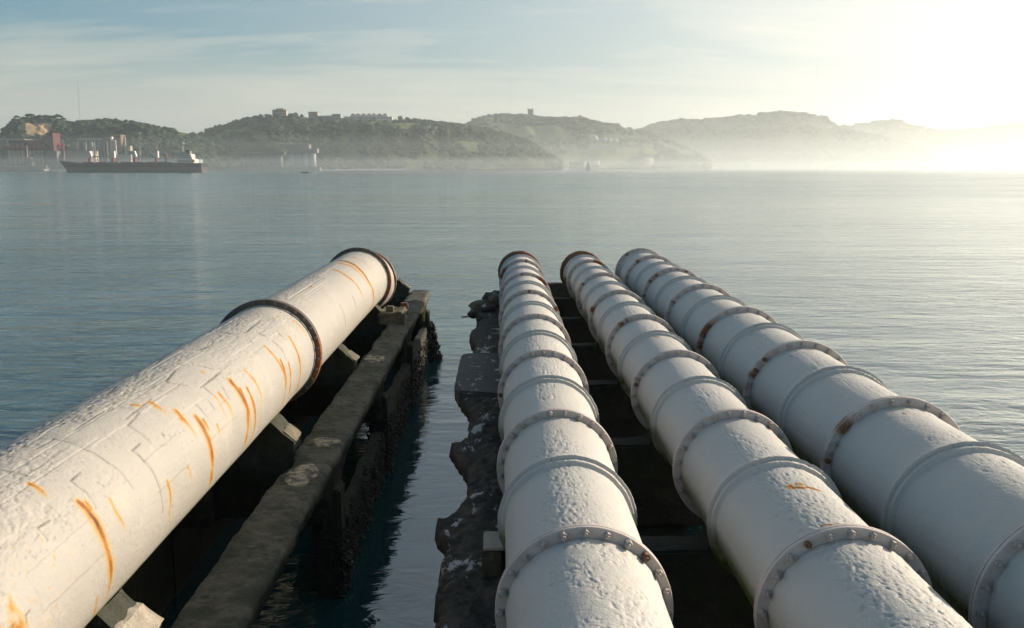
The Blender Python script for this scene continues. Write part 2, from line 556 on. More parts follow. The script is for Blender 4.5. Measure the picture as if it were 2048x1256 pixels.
M['hill'] = rock_hill_mat()
LAYERS = [
    # ridge distance, shore distance, ridge outline (u, v)
    (1450, 1300, [(-520, 300), (-300, 292), (-120, 285), (-40, 280), (0, 273), (10, 263), (20, 252), (28, 243), (60, 240), (105, 240), (135, 247), (150, 249), (180, 244), (210, 242), (250, 245), (300, 252), (340, 260), (385, 269), (430, 290), (480, 325)], 0),
    (1620, 1350, [(330, 335), (355, 310), (375, 282), (400, 270), (430, 259), (470, 247), (500, 240), (540, 233), (570, 230), (600, 232), (640, 240), (700, 242), (760, 238), (800, 240), (850, 245), (880, 249), (920, 253), (980, 262), (1060, 285), (1120, 325)], 1),
    (2400, 1750, [(820, 330), (880, 275), (905, 262), (930, 252), (950, 243), (975, 235), (1000, 232), (1040, 233), (1070, 236), (1100, 238), (1140, 239), (1160, 238), (1180, 243), (1200, 248), (1230, 253), (1250, 260), (1275, 264), (1320, 275), (1380, 300), (1420, 325)], 2),
    (3050, 2450, [(1150, 326), (1210, 290), (1250, 270), (1280, 260), (1310, 251), (1350, 243), (1400, 242), (1440, 240), (1480, 234), (1530, 230), (1560, 226), (1600, 229), (1640, 235), (1658, 242), (1668, 252), (1700, 262), (1760, 275), (1850, 300), (1900, 325)], 3),
    (3800, 3100, [(1560, 325), (1620, 270), (1650, 260), (1700, 253), (1740, 246), (1780, 241), (1800, 243), (1820, 251), (1860, 258), (1880, 263), (1920, 263), (1960, 258), (2000, 251), (2048, 248), (2150, 243), (2300, 246), (2500, 255), (2700, 280)], 4),
]
def project(P_):
    d = P_ - np.array([0, 0, CAMZ])
    zc_ = d @ np.array(FWD)
    return 1024 + F * (d @ np.array(RGT)) / zc_, 628 - F * (d @ np.array(UPV)) / zc_


HG = []
for Yr, Ysh, pts, li in LAYERS:
    us = np.linspace(pts[0][0], pts[-1][0], int((pts[-1][0] - pts[0][0]) / (3.2)))
    vs = np.interp(us, [p[0] for p in pts], [p[1] for p in pts])
    nc = len(us)
    Xr = np.zeros(nc); Zr = np.zeros(nc)
    for k in range(nc):
        p = at(us[k], vs[k], Yr)
        Xr[k], Zr[k] = p.x, max(p.z, 0.5)
    # cross profile: s in 0..1 shore->ridge, then behind
    sf = np.linspace(0, 1, 60)
    sb = np.linspace(1.03, 1.9, 14)
    ss = np.concatenate([sf, sb])
    nr = len(ss)
    V = np.zeros((nr, nc, 3)); rock = np.zeros((nr, nc)); field = np.zeros((nr, nc))
    for i, s_ in enumerate(ss):
        wob = (fbm(us / 60.0, np.full(nc, s_ * 3.0), 4, 11 + li) - 0.5)
        if s_ <= 1:
            base = 0.03 + 0.97 * (0.35 * s_ ** 0.8 + 0.65 * (0.5 - 0.5 * math.cos(PI * min(1, (s_ * 1.25)))) if s_ < 0.8 else 1.0 * (0.35 * s_ ** 0.8 + 0.65))
            hgt = Zr * base + wob * 42 * math.sin(PI * s_) ** 0.8
            fine = (fbm(us / 9.0, np.full(nc, s_ * 22.0), 3, 31 + li) - 0.5) * 7 * math.sin(PI * min(1, s_ * 1.0)) ** 0.5
            hgt = hgt + fine
            # keep nothing above the sight line to the ridge
            Yc = Ysh + (Yr - Ysh) * s_
            lim = CAMZ + (Zr - CAMZ) * Yc / Yr * (0.93 + 0.07 * s_)
            hgt = np.minimum(hgt, np.maximum(lim, 1.0))
            hgt = np.maximum(hgt, 1.2 if s_ > 0.02 else -0.5)
        else:
            Yc = Ysh + (Yr - Ysh) * s_
            hgt = Zr * (1 - (s_ - 1) * 0.6) + wob * 10
        shore_w = (vn(us / 70.0, np.zeros(nc), 3 + li) - 0.5) * 60 * (1 - min(s_, 1))
        V[i, :, 0] = Xr * (Yc / Yr)
        V[i, :, 1] = Yc + shore_w
        V[i, :, 2] = hgt
        rock[i] = fbm(us / 14.0, np.full(nc, s_ * 9), 4, 71 + li) * 0.46
        if li == 0:   # bare sandy cliff under the pines
            pu_, pv_ = project(V[i])
            inb = np.clip((pu_ - 50) / 5, 0, 1) * np.clip((107 - pu_) / 5, 0, 1) * np.clip((pv_ - 245.5) / 2, 0, 1) * np.clip((275 - pv_) / 8, 0, 1)
            rock[i] = np.maximum(rock[i], inb * (0.30 + 1.0 * fbm(us / 5.0, pv_ / 9.0, 3, 91)))
            inb = np.clip((pu_ - 108) / 4, 0, 1) * np.clip((136 - pu_) / 5, 0, 1) * np.clip(1 - np.abs(pv_ - 254) / 3.5, 0, 1)
            rock[i] = np.maximum(rock[i], inb * (0.2 + 0.8 * fbm(us / 7.0, pv_ / 3.0, 3, 93)))
            inb = np.clip((pu_ - 248) / 8, 0, 1) * np.clip((340 - pu_) / 20, 0, 1) * np.clip(1 - np.abs(pv_ - 265) / 5, 0, 1)
            rock[i] = np.maximum(rock[i], inb * (0.1 + 0.8 * fbm(us / 8.0, pv_ / 3.0, 3, 92)))
            field[i] = np.clip((us - 160) / 60, 0, 1) * np.clip((s_ - 0.75) / 0.15, 0, 1) * 0.8 * (fbm(us / 24.0, np.full(nc, s_ * 9), 3, 44) > 0.48)
        if li in (1, 2):
            field[i] = np.clip((fbm(us / 60.0, np.full(nc, s_ * 5), 4, 52 + li) - 0.56) * 9, 0, 1)
    HG.append((V.copy(), us, ss, rock, field, Yr))
    me = grid_mesh('hills', V, nr, nc, False, {'rock': rock, 'field': field})
    tag(link('hills', me, M['hill']), kind='structure')

# foliage material for far woods
def leafmat(name, a, b_, sc):
    m, t, bs, out = mat(name)
    tcn = t.n('ShaderNodeTexCoord').outputs['Object']
    f = t.ramp(t.noise(tcn, sc, 4, 0.7), [(0.35, 0.0), (0.66, 1.0)])
    setc(t, bs, 'Base Color', t.mix(f, a, b_))
    setc(t, bs, 'Roughness', 0.9)
    bs.inputs['Specular IOR Level'].default_value = 0.15
    return m


M['wood'] = leafmat('woodland_leaves', (0.022, 0.043, 0.024), (0.050, 0.076, 0.038), 0.03)
M['pine'] = leafmat('pine_needles', (0.022, 0.040, 0.016), (0.05, 0.07, 0.028), 0.3)
M['trunk'] = simple('bark', (0.09, 0.065, 0.045), None, 1.0, 0.9)

rnd = random.Random(4)
# template tufts (unit size) : rough leafy lumps
TUFT = []
for k in range(6):
    bm = bmesh.new()
    bmesh.ops.create_icosphere(bm, subdivisions=2, radius=1.0)
    rr = random.Random(100 + k)
    for v in bm.verts:
        v.co *= 1 + 0.30 * mnoise.noise(v.co * 2.1 + Vector((k * 9, 0, 0))) + rr.uniform(-0.13, 0.13)
        v.co.z = max(v.co.z, -0.5)
    TUFT.append((np.array([v.co[:] for v in bm.verts]), np.array([[v.index for v in f.verts] for f in bm.faces])))
    bm.free()


def tri_mesh(name, VV, FF):
    me = bpy.data.meshes.new(name)
    VV = np.concatenate(VV); FF = np.concatenate(FF)
    me.vertices.add(len(VV)); me.vertices.foreach_set('co', VV.reshape(-1).astype(np.float32))
    me.loops.add(len(FF) * 3); me.loops.foreach_set('vertex_index', FF.reshape(-1).astype(np.int32))
    me.polygons.add(len(FF))
    me.polygons.foreach_set('loop_start', np.arange(0, len(FF) * 3, 3, dtype=np.int32))
    me.polygons.foreach_set('loop_total', np.full(len(FF), 3, dtype=np.int32))
    me.update(calc_edges=True)
    return me


rngf = np.random.default_rng(12)


KEEP = [(0, 112, 262, 345), (112, 262, 268, 345), (478, 640, 284, 345), (932, 1090, 314, 345), (1172, 1242, 266, 296), (1136, 1206, 314, 340), (1250, 1312, 286, 332), (1842, 1856, 256, 276), (56, 108, 243, 272), (250, 300, 268, 282)]
for li, (V, us, ss, rock, field, Yr) in enumerate(HG):
    VV, FF, off = [], [], 0
    nr, nc = V.shape[:2]
    cnt = [3600, 5200, 3400, 2600, 2000][li]
    made = 0
    while made < cnt:
        i = rngf.integers(1, 62) if rngf.random() < .82 else rngf.integers(56, 62); j = rngf.integers(0, nc)
        if rock[i, j] > 0.36 or field[i, j] > 0.35 or V[i, j, 2] < 3: made += 0.25; continue
        if fbm(us[j] / 22.0, ss[i] * 8.0, 3, 5 + li) < 0.36: made += 0.25; continue
        p = V[i, j]
        pu_, pv_ = project(p)
        if any(a <= pu_ <= b_ and c_ <= pv_ <= d_ for a, b_, c_, d_ in KEEP) and li != 0 or (li == 0 and ((58 < pu_ < 106 and 246 < pv_ < 274) or (148 < pu_ < 262 and 272 < pv_ < 306))): made += 0.25; continue
        sz = rngf.uniform(2.2, 5.2) * (Yr / 1500) ** 0.8
        if i > 56: sz *= rngf.uniform(.6, 1.15)
        T, Fc = TUFT[rngf.integers(0, 6)]
        a = rngf.uniform(0, 6.28)
        ca, sa = math.cos(a), math.sin(a)
        q = T * np.array([1.15, 1.15, rngf.uniform(0.65, 1.1)]) * sz
        q = np.stack([q[:, 0] * ca - q[:, 1] * sa, q[:, 0] * sa + q[:, 1] * ca, q[:, 2]], -1) + p + np.array([0, 0, sz * 0.15])
        VV.append(q); FF.append(Fc + off); off += len(q)
        made += 1
    tag(link('woodland', tri_mesh('woodland', VV, FF), M['wood']), kind='stuff',
        label=['dark scrub and woods on the cliff hill behind the silos', 'dark woods covering the hill right of the cargo ship', 'pale green woods on the hill under the square tower', 'hazy grey woods on the long hill right of the spheres', 'faint white-hazed woods on the farthest right hill'][li],
        cat='woodland')


def ground_Y(u, v, li, back=3.0):
    V, us, ss, rock, field, Yr = HG[li]
    j = int(np.argmin(np.abs(us - u)))
    pu_, pv_ = project(V[:60, max(0, j - 2):j + 3].reshape(-1, 3))
    pv_ = pv_.reshape(60, -1).min(axis=1)
    idx = np.nonzero(pv_ <= v)[0]
    i = idx[0] if len(idx) else 59
    return float(V[i, j, 1]) - back


def skyline_tree(u, v, Y, hpx, name, label, group, kind='round'):
    """one tree whose foot is at pixel (u, v) at distance Y and which is hpx pixels tall"""
    p = at(u, v, Y)
    Hh = hpx * Y / F
    root = empty(name, p)
    tag(root, label, 'tree', group)
    rr = random.Random(int(u * 13 + hpx * 7))
    tr = MB()
    lean = rr.uniform(-0.08, 0.08) * Hh
    tr.cyl((0, 0, -5), (lean, 0, Hh * 0.55), 0.045 * Hh, 0.025 * Hh, 8)
    for k in range(4):
        a = rr.uniform(0, 6.28)
        tr.cyl((lean * 0.8, 0, Hh * 0.42), (lean + math.cos(a) * Hh * 0.3, math.sin(a) * Hh * 0.3, Hh * 0.72), 0.02 * Hh, 0.01 * Hh, 6)
    tr.build('trunk', M['trunk'], root)
    VV, FF, off = [], [], 0
    wd = Hh * (0.40 if kind == 'pine' else 0.36)
    n = 46
    for k in range(n):
        a = rr.uniform(0, 6.28); q = math.sqrt(rr.random())
        x, y = math.cos(a) * q * wd, math.sin(a) * q * wd
        if kind == 'pine':
            z = Hh * (0.66 + 0.26 * math.sqrt(max(0, 1 - q * q)) * rr.uniform(0.3, 1))
        else:
            z = Hh * (0.55 + 0.38 * math.sqrt(max(0, 1 - q * q)) * rr.uniform(-0.9, 1))
        T, Fc = TUFT[rr.randrange(6)]
        s_ = Hh * rr.uniform(0.11, 0.20)
        VV.append(T * np.array([s_ * 1.2, s_ * 1.2, s_ * 0.75]) + np.array([x + lean, y, z])); FF.append(Fc + off); off += len(T)
    link('crown', tri_mesh('crown', VV, FF), M['pine'], root)
    return root


pl = [(34, 241, 9, 'small stone pine at the left end of the cliff top'),
      (48, 242, 8, 'low dark pine between the lone left pine and the tallest one on the cliff'),
      (62, 242, 13, 'tallest umbrella pine on the cliff top'),
      (72, 241, 9, 'pine crown touching the right side of the tallest cliff pine'),
      (82, 241, 10, 'narrow pine standing in the middle gap of the cliff top trees'),
      (95, 242, 11, 'pine left of the widest crown on the cliff top'),
      (106, 242, 10, 'pine tucked against the left side of the widest crown'),
      (117, 243, 12.5, 'umbrella pine with the widest crown on the cliff top'),
      (128, 245, 9, 'low pine at the right end of the cliff top row'),
      (141, 249, 7, 'small bush-like pine just right of the cliff top row')]
for u, v, h_, lb in pl:
    skyline_tree(u, v + 1.5, 1425, h_ * 1.2, 'stone_pine', lb, 'stone pines on the sandstone cliff', 'pine')
ORD = ['first', 'second', 'third', 'fourth', 'fifth', 'sixth', 'seventh', 'eighth', 'ninth', 'tenth', 'eleventh', 'twelfth', 'thirteenth', 'fourteenth', 'fifteenth', 'sixteenth', 'seventeenth', 'eighteenth', 'nineteenth', 'twentieth']
for n_, u in enumerate((152, 166, 176, 188, 196, 223, 232, 251, 262, 278, 297, 318)):
    p = np.interp(u, [q[0] for q in LAYERS[0][2]], [q[1] for q in LAYERS[0][2]])
    skyline_tree(u, p + 2.5, 1440, rnd.uniform(6.0, 9.5), 'hilltop_tree', 'small dark tree, %s from the left on the grassy skyline right of the cliff' % ORD[n_], 'trees on the grassy left ridge')
for n_, u in enumerate((386, 396, 404, 414, 423, 431, 441, 449, 459, 467, 474, 486, 495, 503, 514, 523, 533, 580, 592, 604)):
    p = np.interp(u, [q[0] for q in LAYERS[1][2]], [q[1] for q in LAYERS[1][2]])
    skyline_tree(u, p + 3.0, 1605, rnd.uniform(7.0, 11.5), 'hilltop_tree', 'dark bushy tree, %s from the left on the skyline of the wooded hill' % ORD[n_], 'trees on the wooded middle ridge')
for n_, u in enumerate((800, 815, 829, 846, 862, 884, 903)):
    p = np.interp(u, [q[0] for q in LAYERS[1][2]], [q[1] for q in LAYERS[1][2]])
    skyline_tree(u, p + 2.0, 1605, rnd.uniform(6, 10), 'hilltop_tree', 'small hazy tree, %s one to the right of the long white apartments' % ORD[n_], 'trees right of the apartments')
for n_, u in enumerate((948, 958, 967, 978, 992, 1006, 1150, 1160, 1189)):
    p = np.interp(u, [q[0] for q in LAYERS[2][2]], [q[1] for q in LAYERS[2][2]])
    skyline_tree(u, p + 2.5, 2385, rnd.uniform(7.5, 11), 'hilltop_tree', 'hazy round tree, %s from the left on the skyline of the tower hill' % ORD[n_], 'trees on the tower hill')
skyline_tree(1235, 256, 2385, 9, 'stone_pine', 'lone flat-topped pine on the skyline above the white spheres', None, 'pine')
for n_, (u, h_) in enumerate(((1300, 6), (1316, 6), (1345, 5), (1388, 4), (1470, 5), (1530, 6), (1560, 6), (1578, 5))):
    p = np.interp(u, [q[0] for q in LAYERS[3][2]], [q[1] for q in LAYERS[3][2]])
    skyline_tree(u, p + 2.5, 3035, h_ * 1.5, 'hilltop_tree', 'pale grey tree, %s from the left on the long right hill' % ORD[n_], 'trees on the long right hill')
skyline_tree(1651, 243, 3030, 12, 'hilltop_tree', 'largest pale tree standing at the drop of the long right hill', None)
for n_, (u, h_) in enumerate(((1783, 6), (1846, 5), (1858, 5), (1934, 5), (1965, 5))):
    p = np.interp(u, [q[0] for q in LAYERS[4][2]], [q[1] for q in LAYERS[4][2]])
    skyline_tree(u, p + 2.5, 3780, h_ * 1.4, 'hilltop_tree', 'faint tree, %s from the left on the farthest right hill' % ORD[n_], 'trees on the farthest hill')

# ------------------------------------------------------------------ far buildings
for k, (c1_, c2_) in {'cream_wall': ((0.418, 0.374, 0.310), (0.331, 0.295, 0.245)), 'brick_wall': ((0.259, 0.122, 0.086), (0.202, 0.094, 0.072)),
                      'white_wall': ((0.533, 0.518, 0.482), (0.461, 0.446, 0.410)), 'grey_wall': ((0.216, 0.216, 0.202), (0.158, 0.158, 0.151)),
                      'silo_conc': ((0.403, 0.353, 0.288), (0.317, 0.274, 0.223)), 'silo_red': ((0.245, 0.086, 0.072), (0.202, 0.072, 0.061)),
                      'dark_red': ((0.108, 0.025, 0.029), (0.079, 0.022, 0.022)), 'bright_red': ((0.396, 0.036, 0.036), (0.324, 0.029, 0.029)),
                      'green_tank': ((0.259, 0.324, 0.259), (0.216, 0.274, 0.223)), 'teal_panel': ((0.360, 0.446, 0.418), (0.302, 0.389, 0.360)),
                      'roof_grey': ((0.245, 0.223, 0.202), (0.187, 0.173, 0.158)), 'dark_glass': ((0.036, 0.043, 0.050), (0.029, 0.036, 0.036)),
                      'black_hull': ((0.009, 0.010, 0.013), (0.014, 0.014, 0.017)), 'boot_top': ((0.060, 0.050, 0.050), (0.075, 0.062, 0.060)),
                      'ship_white': ((0.562, 0.547, 0.504), (0.490, 0.461, 0.410)), 'ship_red': ((0.302, 0.050, 0.036), (0.245, 0.043, 0.036)),
                      'ship_deck': ((0.072, 0.065, 0.061), (0.094, 0.072, 0.065)), 'sail': ((0.576, 0.547, 0.490), (0.533, 0.504, 0.446)),
                      'steel': ((0.288, 0.295, 0.295), (0.216, 0.223, 0.223)), 'orange': ((0.432, 0.158, 0.036), (0.360, 0.130, 0.029)),
                      'quay': ((0.158, 0.166, 0.158), (0.122, 0.130, 0.126))}.items():
    M[k] = simple(k, c1_, c2_, 0.15, 0.75)


def sz_(px, Y):
    return px * Y / F


def ubox(mb, u0, u1, v0, v1, Y, d, bevel=0, mi=0):
    """box whose front fills pixels u0..u1, v0..v1 at distance Y, depth d away from us (world coordinates)"""
    a = at(u0, v1, Y); b_ = at(u1, v0, Y)
    mb.box((a.x, Y, a.z), (b_.x, Y + d, b_.z), bevel, mi)
    return mb


def building(name, u0, u1, v0, v1, Y, d, wall, label, cat, rows=0, cols=0, roof=None, group=None, drop=0.0):
    """box building with recessed windows as parts"""
    a = at(u0, v1, Y); b_ = at(u1, v0, Y)
    root = empty(name, ((a.x + b_.x) / 2, Y + d / 2, a.z))
    tag(root, label, cat, group)
    o = root.location.copy()
    mb = MB(); mb.box((a.x, Y, a.z - drop), (b_.x, Y + d, b_.z)); mb.build('wall', M[wall], root, o)
    if roof:
        r = MB(); hh_ = (b_.z - a.z) * 0.06 + 0.3
        r.box((a.x - 0.4, Y - 0.4, b_.z + 0.01), (b_.x + 0.4, Y + d + 0.4, b_.z + hh_)); r.build('roof', M[roof], root, o)
    if rows and cols:
        W_, H_ = b_.x - a.x, b_.z - a.z
        for i in range(rows):
            for j in range(cols):
                cx = a.x + W_ * (j + 0.5) / cols; cz = a.z + H_ * (i + 0.5) / rows
                wmb = MB(); wmb.box((cx - W_ / cols * 0.27, Y - 0.12, cz - H_ / rows * 0.25), (cx + W_ / cols * 0.27, Y + 0.1, cz + H_ / rows * 0.25))
                wmb.build('window', M['dark_glass'], root, o)
    return root


building('apartment_block', 545, 572, 220.5, 234, 1585, 14, 'cream_wall', 'pinkish apartment block in two heights alone on the wooded hilltop', 'building', 3, 7, 'roof_grey', drop=12)
building('apartment_block', 552, 567, 217.5, 222, 1592, 10, 'cream_wall', 'upper set-back storeys showing behind the pinkish hilltop block', 'building', 1, 4, 'roof_grey', drop=8)
building('apartment_block', 617, 635, 224.5, 236, 1600, 14, 'cream_wall', 'tallest cream block at the left end of the ridge-top row', 'building', 4, 5, 'roof_grey', drop=12)
building('terrace_building', 636, 663, 232, 239, 1600, 12, 'cream_wall', 'long low cream building between the two taller ridge blocks', 'building', 1, 8, 'roof_grey', drop=12)
building('apartment_block', 664, 681, 229, 239, 1600, 12, 'cream_wall', 'small cream block just left of the long white apartments', 'building', 2, 4, 'roof_grey', drop=12)
ab = empty('apartment_row', at(738, 238, 1600)); tag(ab, 'long white stepped apartment row with many roof boxes along the ridge', 'building')
oo = ab.location.copy()
mb = MB(); ubox(mb, 688, 784, 233, 243, 1600, 14); mb.build('wall', M['white_wall'], ab, oo)
mb = MB(); ubox(mb, 701, 775, 229.5, 233, 1603, 9); mb.build('upper_storey', M['white_wall'], ab, oo)
for u in (706, 716, 727, 738, 748, 759, 770):
    mb = MB(); ubox(mb, u - 3, u + 3, 227, 229.6, 1604, 6); mb.build('roof_box', M['cream_wall'], ab, oo)
for k in range(16):
    u = 692 + k * 5.8
    mb = MB(); ubox(mb, u, u + 2.6, 234.5, 236.6, 1599.8, 0.5); mb.build('window', M['dark_glass'], ab, oo)
for u, v, w_, lb in ((838, 247, 5, 'small white house just right of the skyline bushes past the apartments'), (857, 252, 7, 'wide low white house on the saddle of the skyline'),
                     (873, 254, 5, 'small white house in the lowest part of the saddle'), (866, 262, 4, 'white house standing below the skyline on the slope of the saddle'), (889, 259, 6, 'white house nearest to the tower hill on the saddle slope')):
    Y = ground_Y(u, v, 1, 9)
    building('house', u - w_ / 2, u + w_ / 2, v - 2.2, v + .6, Y, 6, 'white_wall', lb, 'house', 1, 2, 'brick_wall', 'houses on the saddle', drop=6)
# square ruined tower on the hill
tw = empty('stone_tower', at(1061, 236, 2385)); tag(tw, 'square stone tower with notched top on the central hilltop', 'tower'); oo = tw.location.copy()
mb = MB(); ubox(mb, 1055.5, 1066.5, 219, 240, 2385, 12); mb.build('wall', M['cream_wall'], tw, oo)
mb = MB(); ubox(mb, 1055.0, 1059.5, 217.2, 219, 2039.8, 12.4); ubox(mb, 1062, 1067, 217.4, 219, 2039.8, 12.4); mb.build('parapet', M['cream_wall'], tw, oo)
for vv in (223, 228):
    mb = MB(); ubox(mb, 1060, 1062, vv, vv + 2.4, 2039.7, 0.8); mb.build('window', M['dark_glass'], tw, oo)

# radio masts
for u, v0, v1, Y, lb in ((160, 159, 243, 1425, 'thin guyed radio mast above the grassy ridge on the left'),
                         (1020, 137, 232, 2410, 'tall thin radio mast just left of the hilltop tower'),
                         (1630, 125, 234, 3060, 'tallest thin radio mast above the long right hill')):
    b0 = at(u, v1, Y); t0 = at(u - 1.5 if u < 500 else u, v0, Y)
    root = empty('radio_mast', b0); tag(root, lb, 'mast')
    mb = MB(); Hm = t0.z - b0.z; dx = (t0.x - b0.x) * 0.3
    for a in range(3):
        o_ = Vector((math.cos(a * 2.1) * 0.28, math.sin(a * 2.1) * 0.28, 0))
        mb.cyl(o_ + Vector((0, 0, -2)), o_ + Vector((dx, 0, Hm)), 0.07, 0.06, 6)
    for k in range(40):
        z = Hm * k / 40
        mb.cyl((-0.3, 0, z), (0.3, 0.1, z + Hm / 40), 0.035, None, 5)
    mb.build('lattice', M['steel'], root)
    for s_ in (-1, 1):
        g_ = MB(); g_.cyl((dx * 0.7, 0, Hm * 0.7), (s_ * Hm * 0.35, 10, -8), 0.035, None, 4); g_.build('guy_wire', M['steel'], root)

# --- left grain terminal
SY = 1215
def silo_bank(root, oo, us_, r, v0, v1, Y, top_frac=0.34):
    for u in us_:
        a = at(u, v1, Y); b_ = at(u, v0, Y)
        rr = sz_(r, Y)
        zm = a.z + (b_.z - a.z) * (1 - top_frac)
        s_ = MB(); s_.cyl((a.x, Y + rr, a.z), (a.x, Y + rr, zm), rr, rr, 20, mi=0)
        s_.cyl((a.x, Y + rr, zm), (a.x, Y + rr, b_.z), rr, rr, 20, mi=1)
        s_.build('silo', [M['silo_conc'], M['silo_red']], root, oo)
gt = empty('grain_silo_building', at(60, 333, SY)); tag(gt, 'big grain elevator with a row of red-topped concrete silo cylinders', 'silo'); oo = gt.location.copy()
silo_bank(gt, oo, [20.5 + 8.6 * k for k in range(4)], 3.9, 285, 333, SY)
silo_bank(gt, oo, [61 + 8.6 * k for k in range(4)], 3.9, 285, 333, SY)
mb = MB(); ubox(mb, 16, 97, 287, 335, SY + 14, 14); mb.build('back_wall', M['silo_red'], gt, oo)
mb = MB(); ubox(mb, 15, 96, 280, 286, SY - 1, 26); mb.build('top_gallery', M['dark_red'], gt, oo)
mb = MB(); ubox(mb, 6, 49, 278.6, 279.9, SY - 2, 27); mb.build('roof_walkway', M['cream_wall'], gt, oo)
mb = MB(); ubox(mb, 93.5, 105, 266, 302, SY - 3, 20); mb.build('head_tower', M['dark_red'], gt, oo)
mb = MB(); ubox(mb, 93.5, 113, 302, 340, SY - 3.5, 22); mb.build('tower_base', M['quay'], gt, oo)
mb = MB(); ubox(mb, 13, 16, 281, 292, SY - 2, 3); mb.build('lift_leg', M['cream_wall'], gt, oo)
lu = empty('ship_unloader', at(55, 334, SY - 25)); tag(lu, 'dark travelling unloader tower with slim light leg in front of the silos', 'crane'); oo = lu.location.copy()
mb = MB(); ubox(mb, 49, 60, 315, 334, SY - 25, 9); mb.build('gantry', M['quay'], lu, oo)
p0, p1 = at(55, 315, SY - 22), at(53, 291, SY - 22)
mb = MB(); mb.cyl(p0, p1, 0.9, 0.6, 8); mb.build('leg', M['cream_wall'], lu, oo)
p0, p1 = at(51, 315, SY - 22), at(54, 300, SY - 22)
mb = MB(); mb.cyl(p0, p1, 0.4, 0.4, 6); mb.build('brace', M['orange'], lu, oo)
# quays
for (u0, u1, v0, v1, Y, lb) in ((-300, 92, 331.5, 334.5, 1190, 'pale upper quay edge running in front of the left silos'),
                                (-300, 88, 338.5, 341.0, 1120, 'thin low jetty lying on the water at the far left')):
    root = empty('quay', at((u0 + u1) / 2, v1, Y)); tag(root, lb, 'quay'); oo = root.location.copy()
    mb = MB(); ubox(mb, u0, u1, v0, v0 + 1.2, Y - 0.6, 14); mb.build('quay_deck', M['cream_wall'], root, oo)
    mb = MB(); a = at(u0, v0 + 1.2, Y); b_ = at(u1, v0 + 1.2, Y); mb.box((a.x, Y, -1.0), (b_.x, Y + 12, a.z - 0.01)); mb.build('quay_wall', M['quay'], root, oo)
for u, lb in ((117, 'left one of the two round red tanks right of the dark red tower'), (126, 'right one of the two round red tanks, above the pale lamp post')):
    root = empty('round_tank', at(u, 297, 1225)); tag(root, lb, 'tank', 'round red tanks'); oo = root.location.copy()
    c_ = at(u, 290, 1225)
    mb = MB(); mb.ico(c_, sz_(2.9, 1225), 3); mb.build('tank_ball', M['bright_red'], root, oo)
    mb = MB()
    for a in range(4):
        x = c_.x + math.cos(a * PI / 2 + .7) * 1.4; y = c_.y + math.sin(a * PI / 2 + .7) * 1.4
        mb.cyl((x, y, at(u, 312, 1225).z), (x, y, c_.z), 0.25, None, 6)
    mb.build('support_legs', M['ship_red'], root, oo)
# wharf shed and green tanks
building('wharf_shed', 106, 182, 302, 309, 1228, 22, 'silo_conc', 'long pale low shed roofline behind the bow of the ship', 'shed', 0, 0, 'roof_grey', drop=20)
for u, lb in ((155, 'leftmost of the green storage tanks on the terrace'), (169.5, 'second green storage tank from the left on the terrace'), (184, 'third green storage tank from the left on the terrace'), (200, 'rightmost and shortest green storage tank, beside the tall silos')):
    a = at(u, 302, 1240); b_ = at(u, 285 if u < 199 else 286, 1240)
    root = empty('storage_tank', (a.x, a.y, a.z)); tag(root, lb, 'tank', 'green storage tanks')
    oo = root.location.copy(); rr = sz_(3.1, 1240)
    mb = MB(); mb.cyl((a.x, a.y, a.z - 6), (a.x, a.y, b_.z), rr, None, 18); mb.build('tank_shell', M['green_tank'], root, oo)
    mb = MB(); mb.cyl((a.x, a.y, b_.z), (a.x, a.y, b_.z + 0.9), rr * 1.06, 0.3, 18); mb.build('tank_roof', M['cream_wall'], root, oo)
cg = empty('conveyor_gallery', at(176, 280, 1245)); tag(cg, 'cream elevated conveyor gallery above the green tanks', 'conveyor'); oo = cg.location.copy()
mb = MB(); ubox(mb, 152, 204, 276.2, 280.2, 1245, 5); mb.build('gallery', M['cream_wall'], cg, oo)
for u in (153, 170, 187, 203):
    mb = MB(); ubox(mb, u, u + 1.2, 280.2, 304, 1246, 2); mb.build('gallery_leg', M['grey_wall'], cg, oo)
# tall silo group
ts = empty('cement_silo_building', at(220, 335, 1230)); tag(ts, 'tall cluster of cream silo columns behind the first ship cranes', 'silo'); oo = ts.location.copy()
for k, u in enumerate((205, 210.5, 216, 225.5, 229.7, 234)):
    a = at(u, 336, 1228); b_ = at(u, 279 if k < 3 else 281, 1228); rr = sz_(2.6 if k < 3 else 2.0, 1228)
    mb = MB(); mb.cyl(a, (a.x, a.y, b_.z), rr, None, 18); mb.build('silo', M['cream_wall'] if k > 2 else M['grey_wall'], ts, oo)
    mb = MB(); mb.ico((a.x, a.y, b_.z), rr * 1.08, 2, (1, 1, 0.6)); mb.build('silo_cap', M['white_wall'], ts, oo)
mb = MB(); ubox(mb, 203, 220, 274.5, 279.5, 1226, 9); mb.build('head_house', M['grey_wall'], ts, oo)
mb = MB(); ubox(mb, 218, 223, 273.3, 277.5, 1225, 6); mb.build('head_box', M['white_wall'], ts, oo)
building('brick_factory', 222, 241, 271, 289, ground_Y(231, 290, 0, 18), 16, 'brick_wall', 'red brick factory building behind the tall cream silos', 'building', 3, 4, 'roof_grey', drop=20)
a = at(251, 298, 1255); root = empty('chimney', a); tag(root, 'slender green-grey chimney stack right of the brick factory', 'chimney')
mb = MB(); mb.cyl((0, 0, -12), (0, 0, at(251, 274, 1255).z - a.z), 1.6, 1.25, 14); mb.build('shaft', M['green_tank'], root)
building('house', 253.5, 260, 292, 299, 1250, 8, 'cream_wall', 'small cream house at the foot of the green chimney', 'house', 2, 2, 'brick_wall', drop=2)
building('retaining_wall', 236, 262, 309, 311.5, 1225, 4, 'cream_wall', 'short sloping pale wall right of the tall silos', 'wall', drop=15)
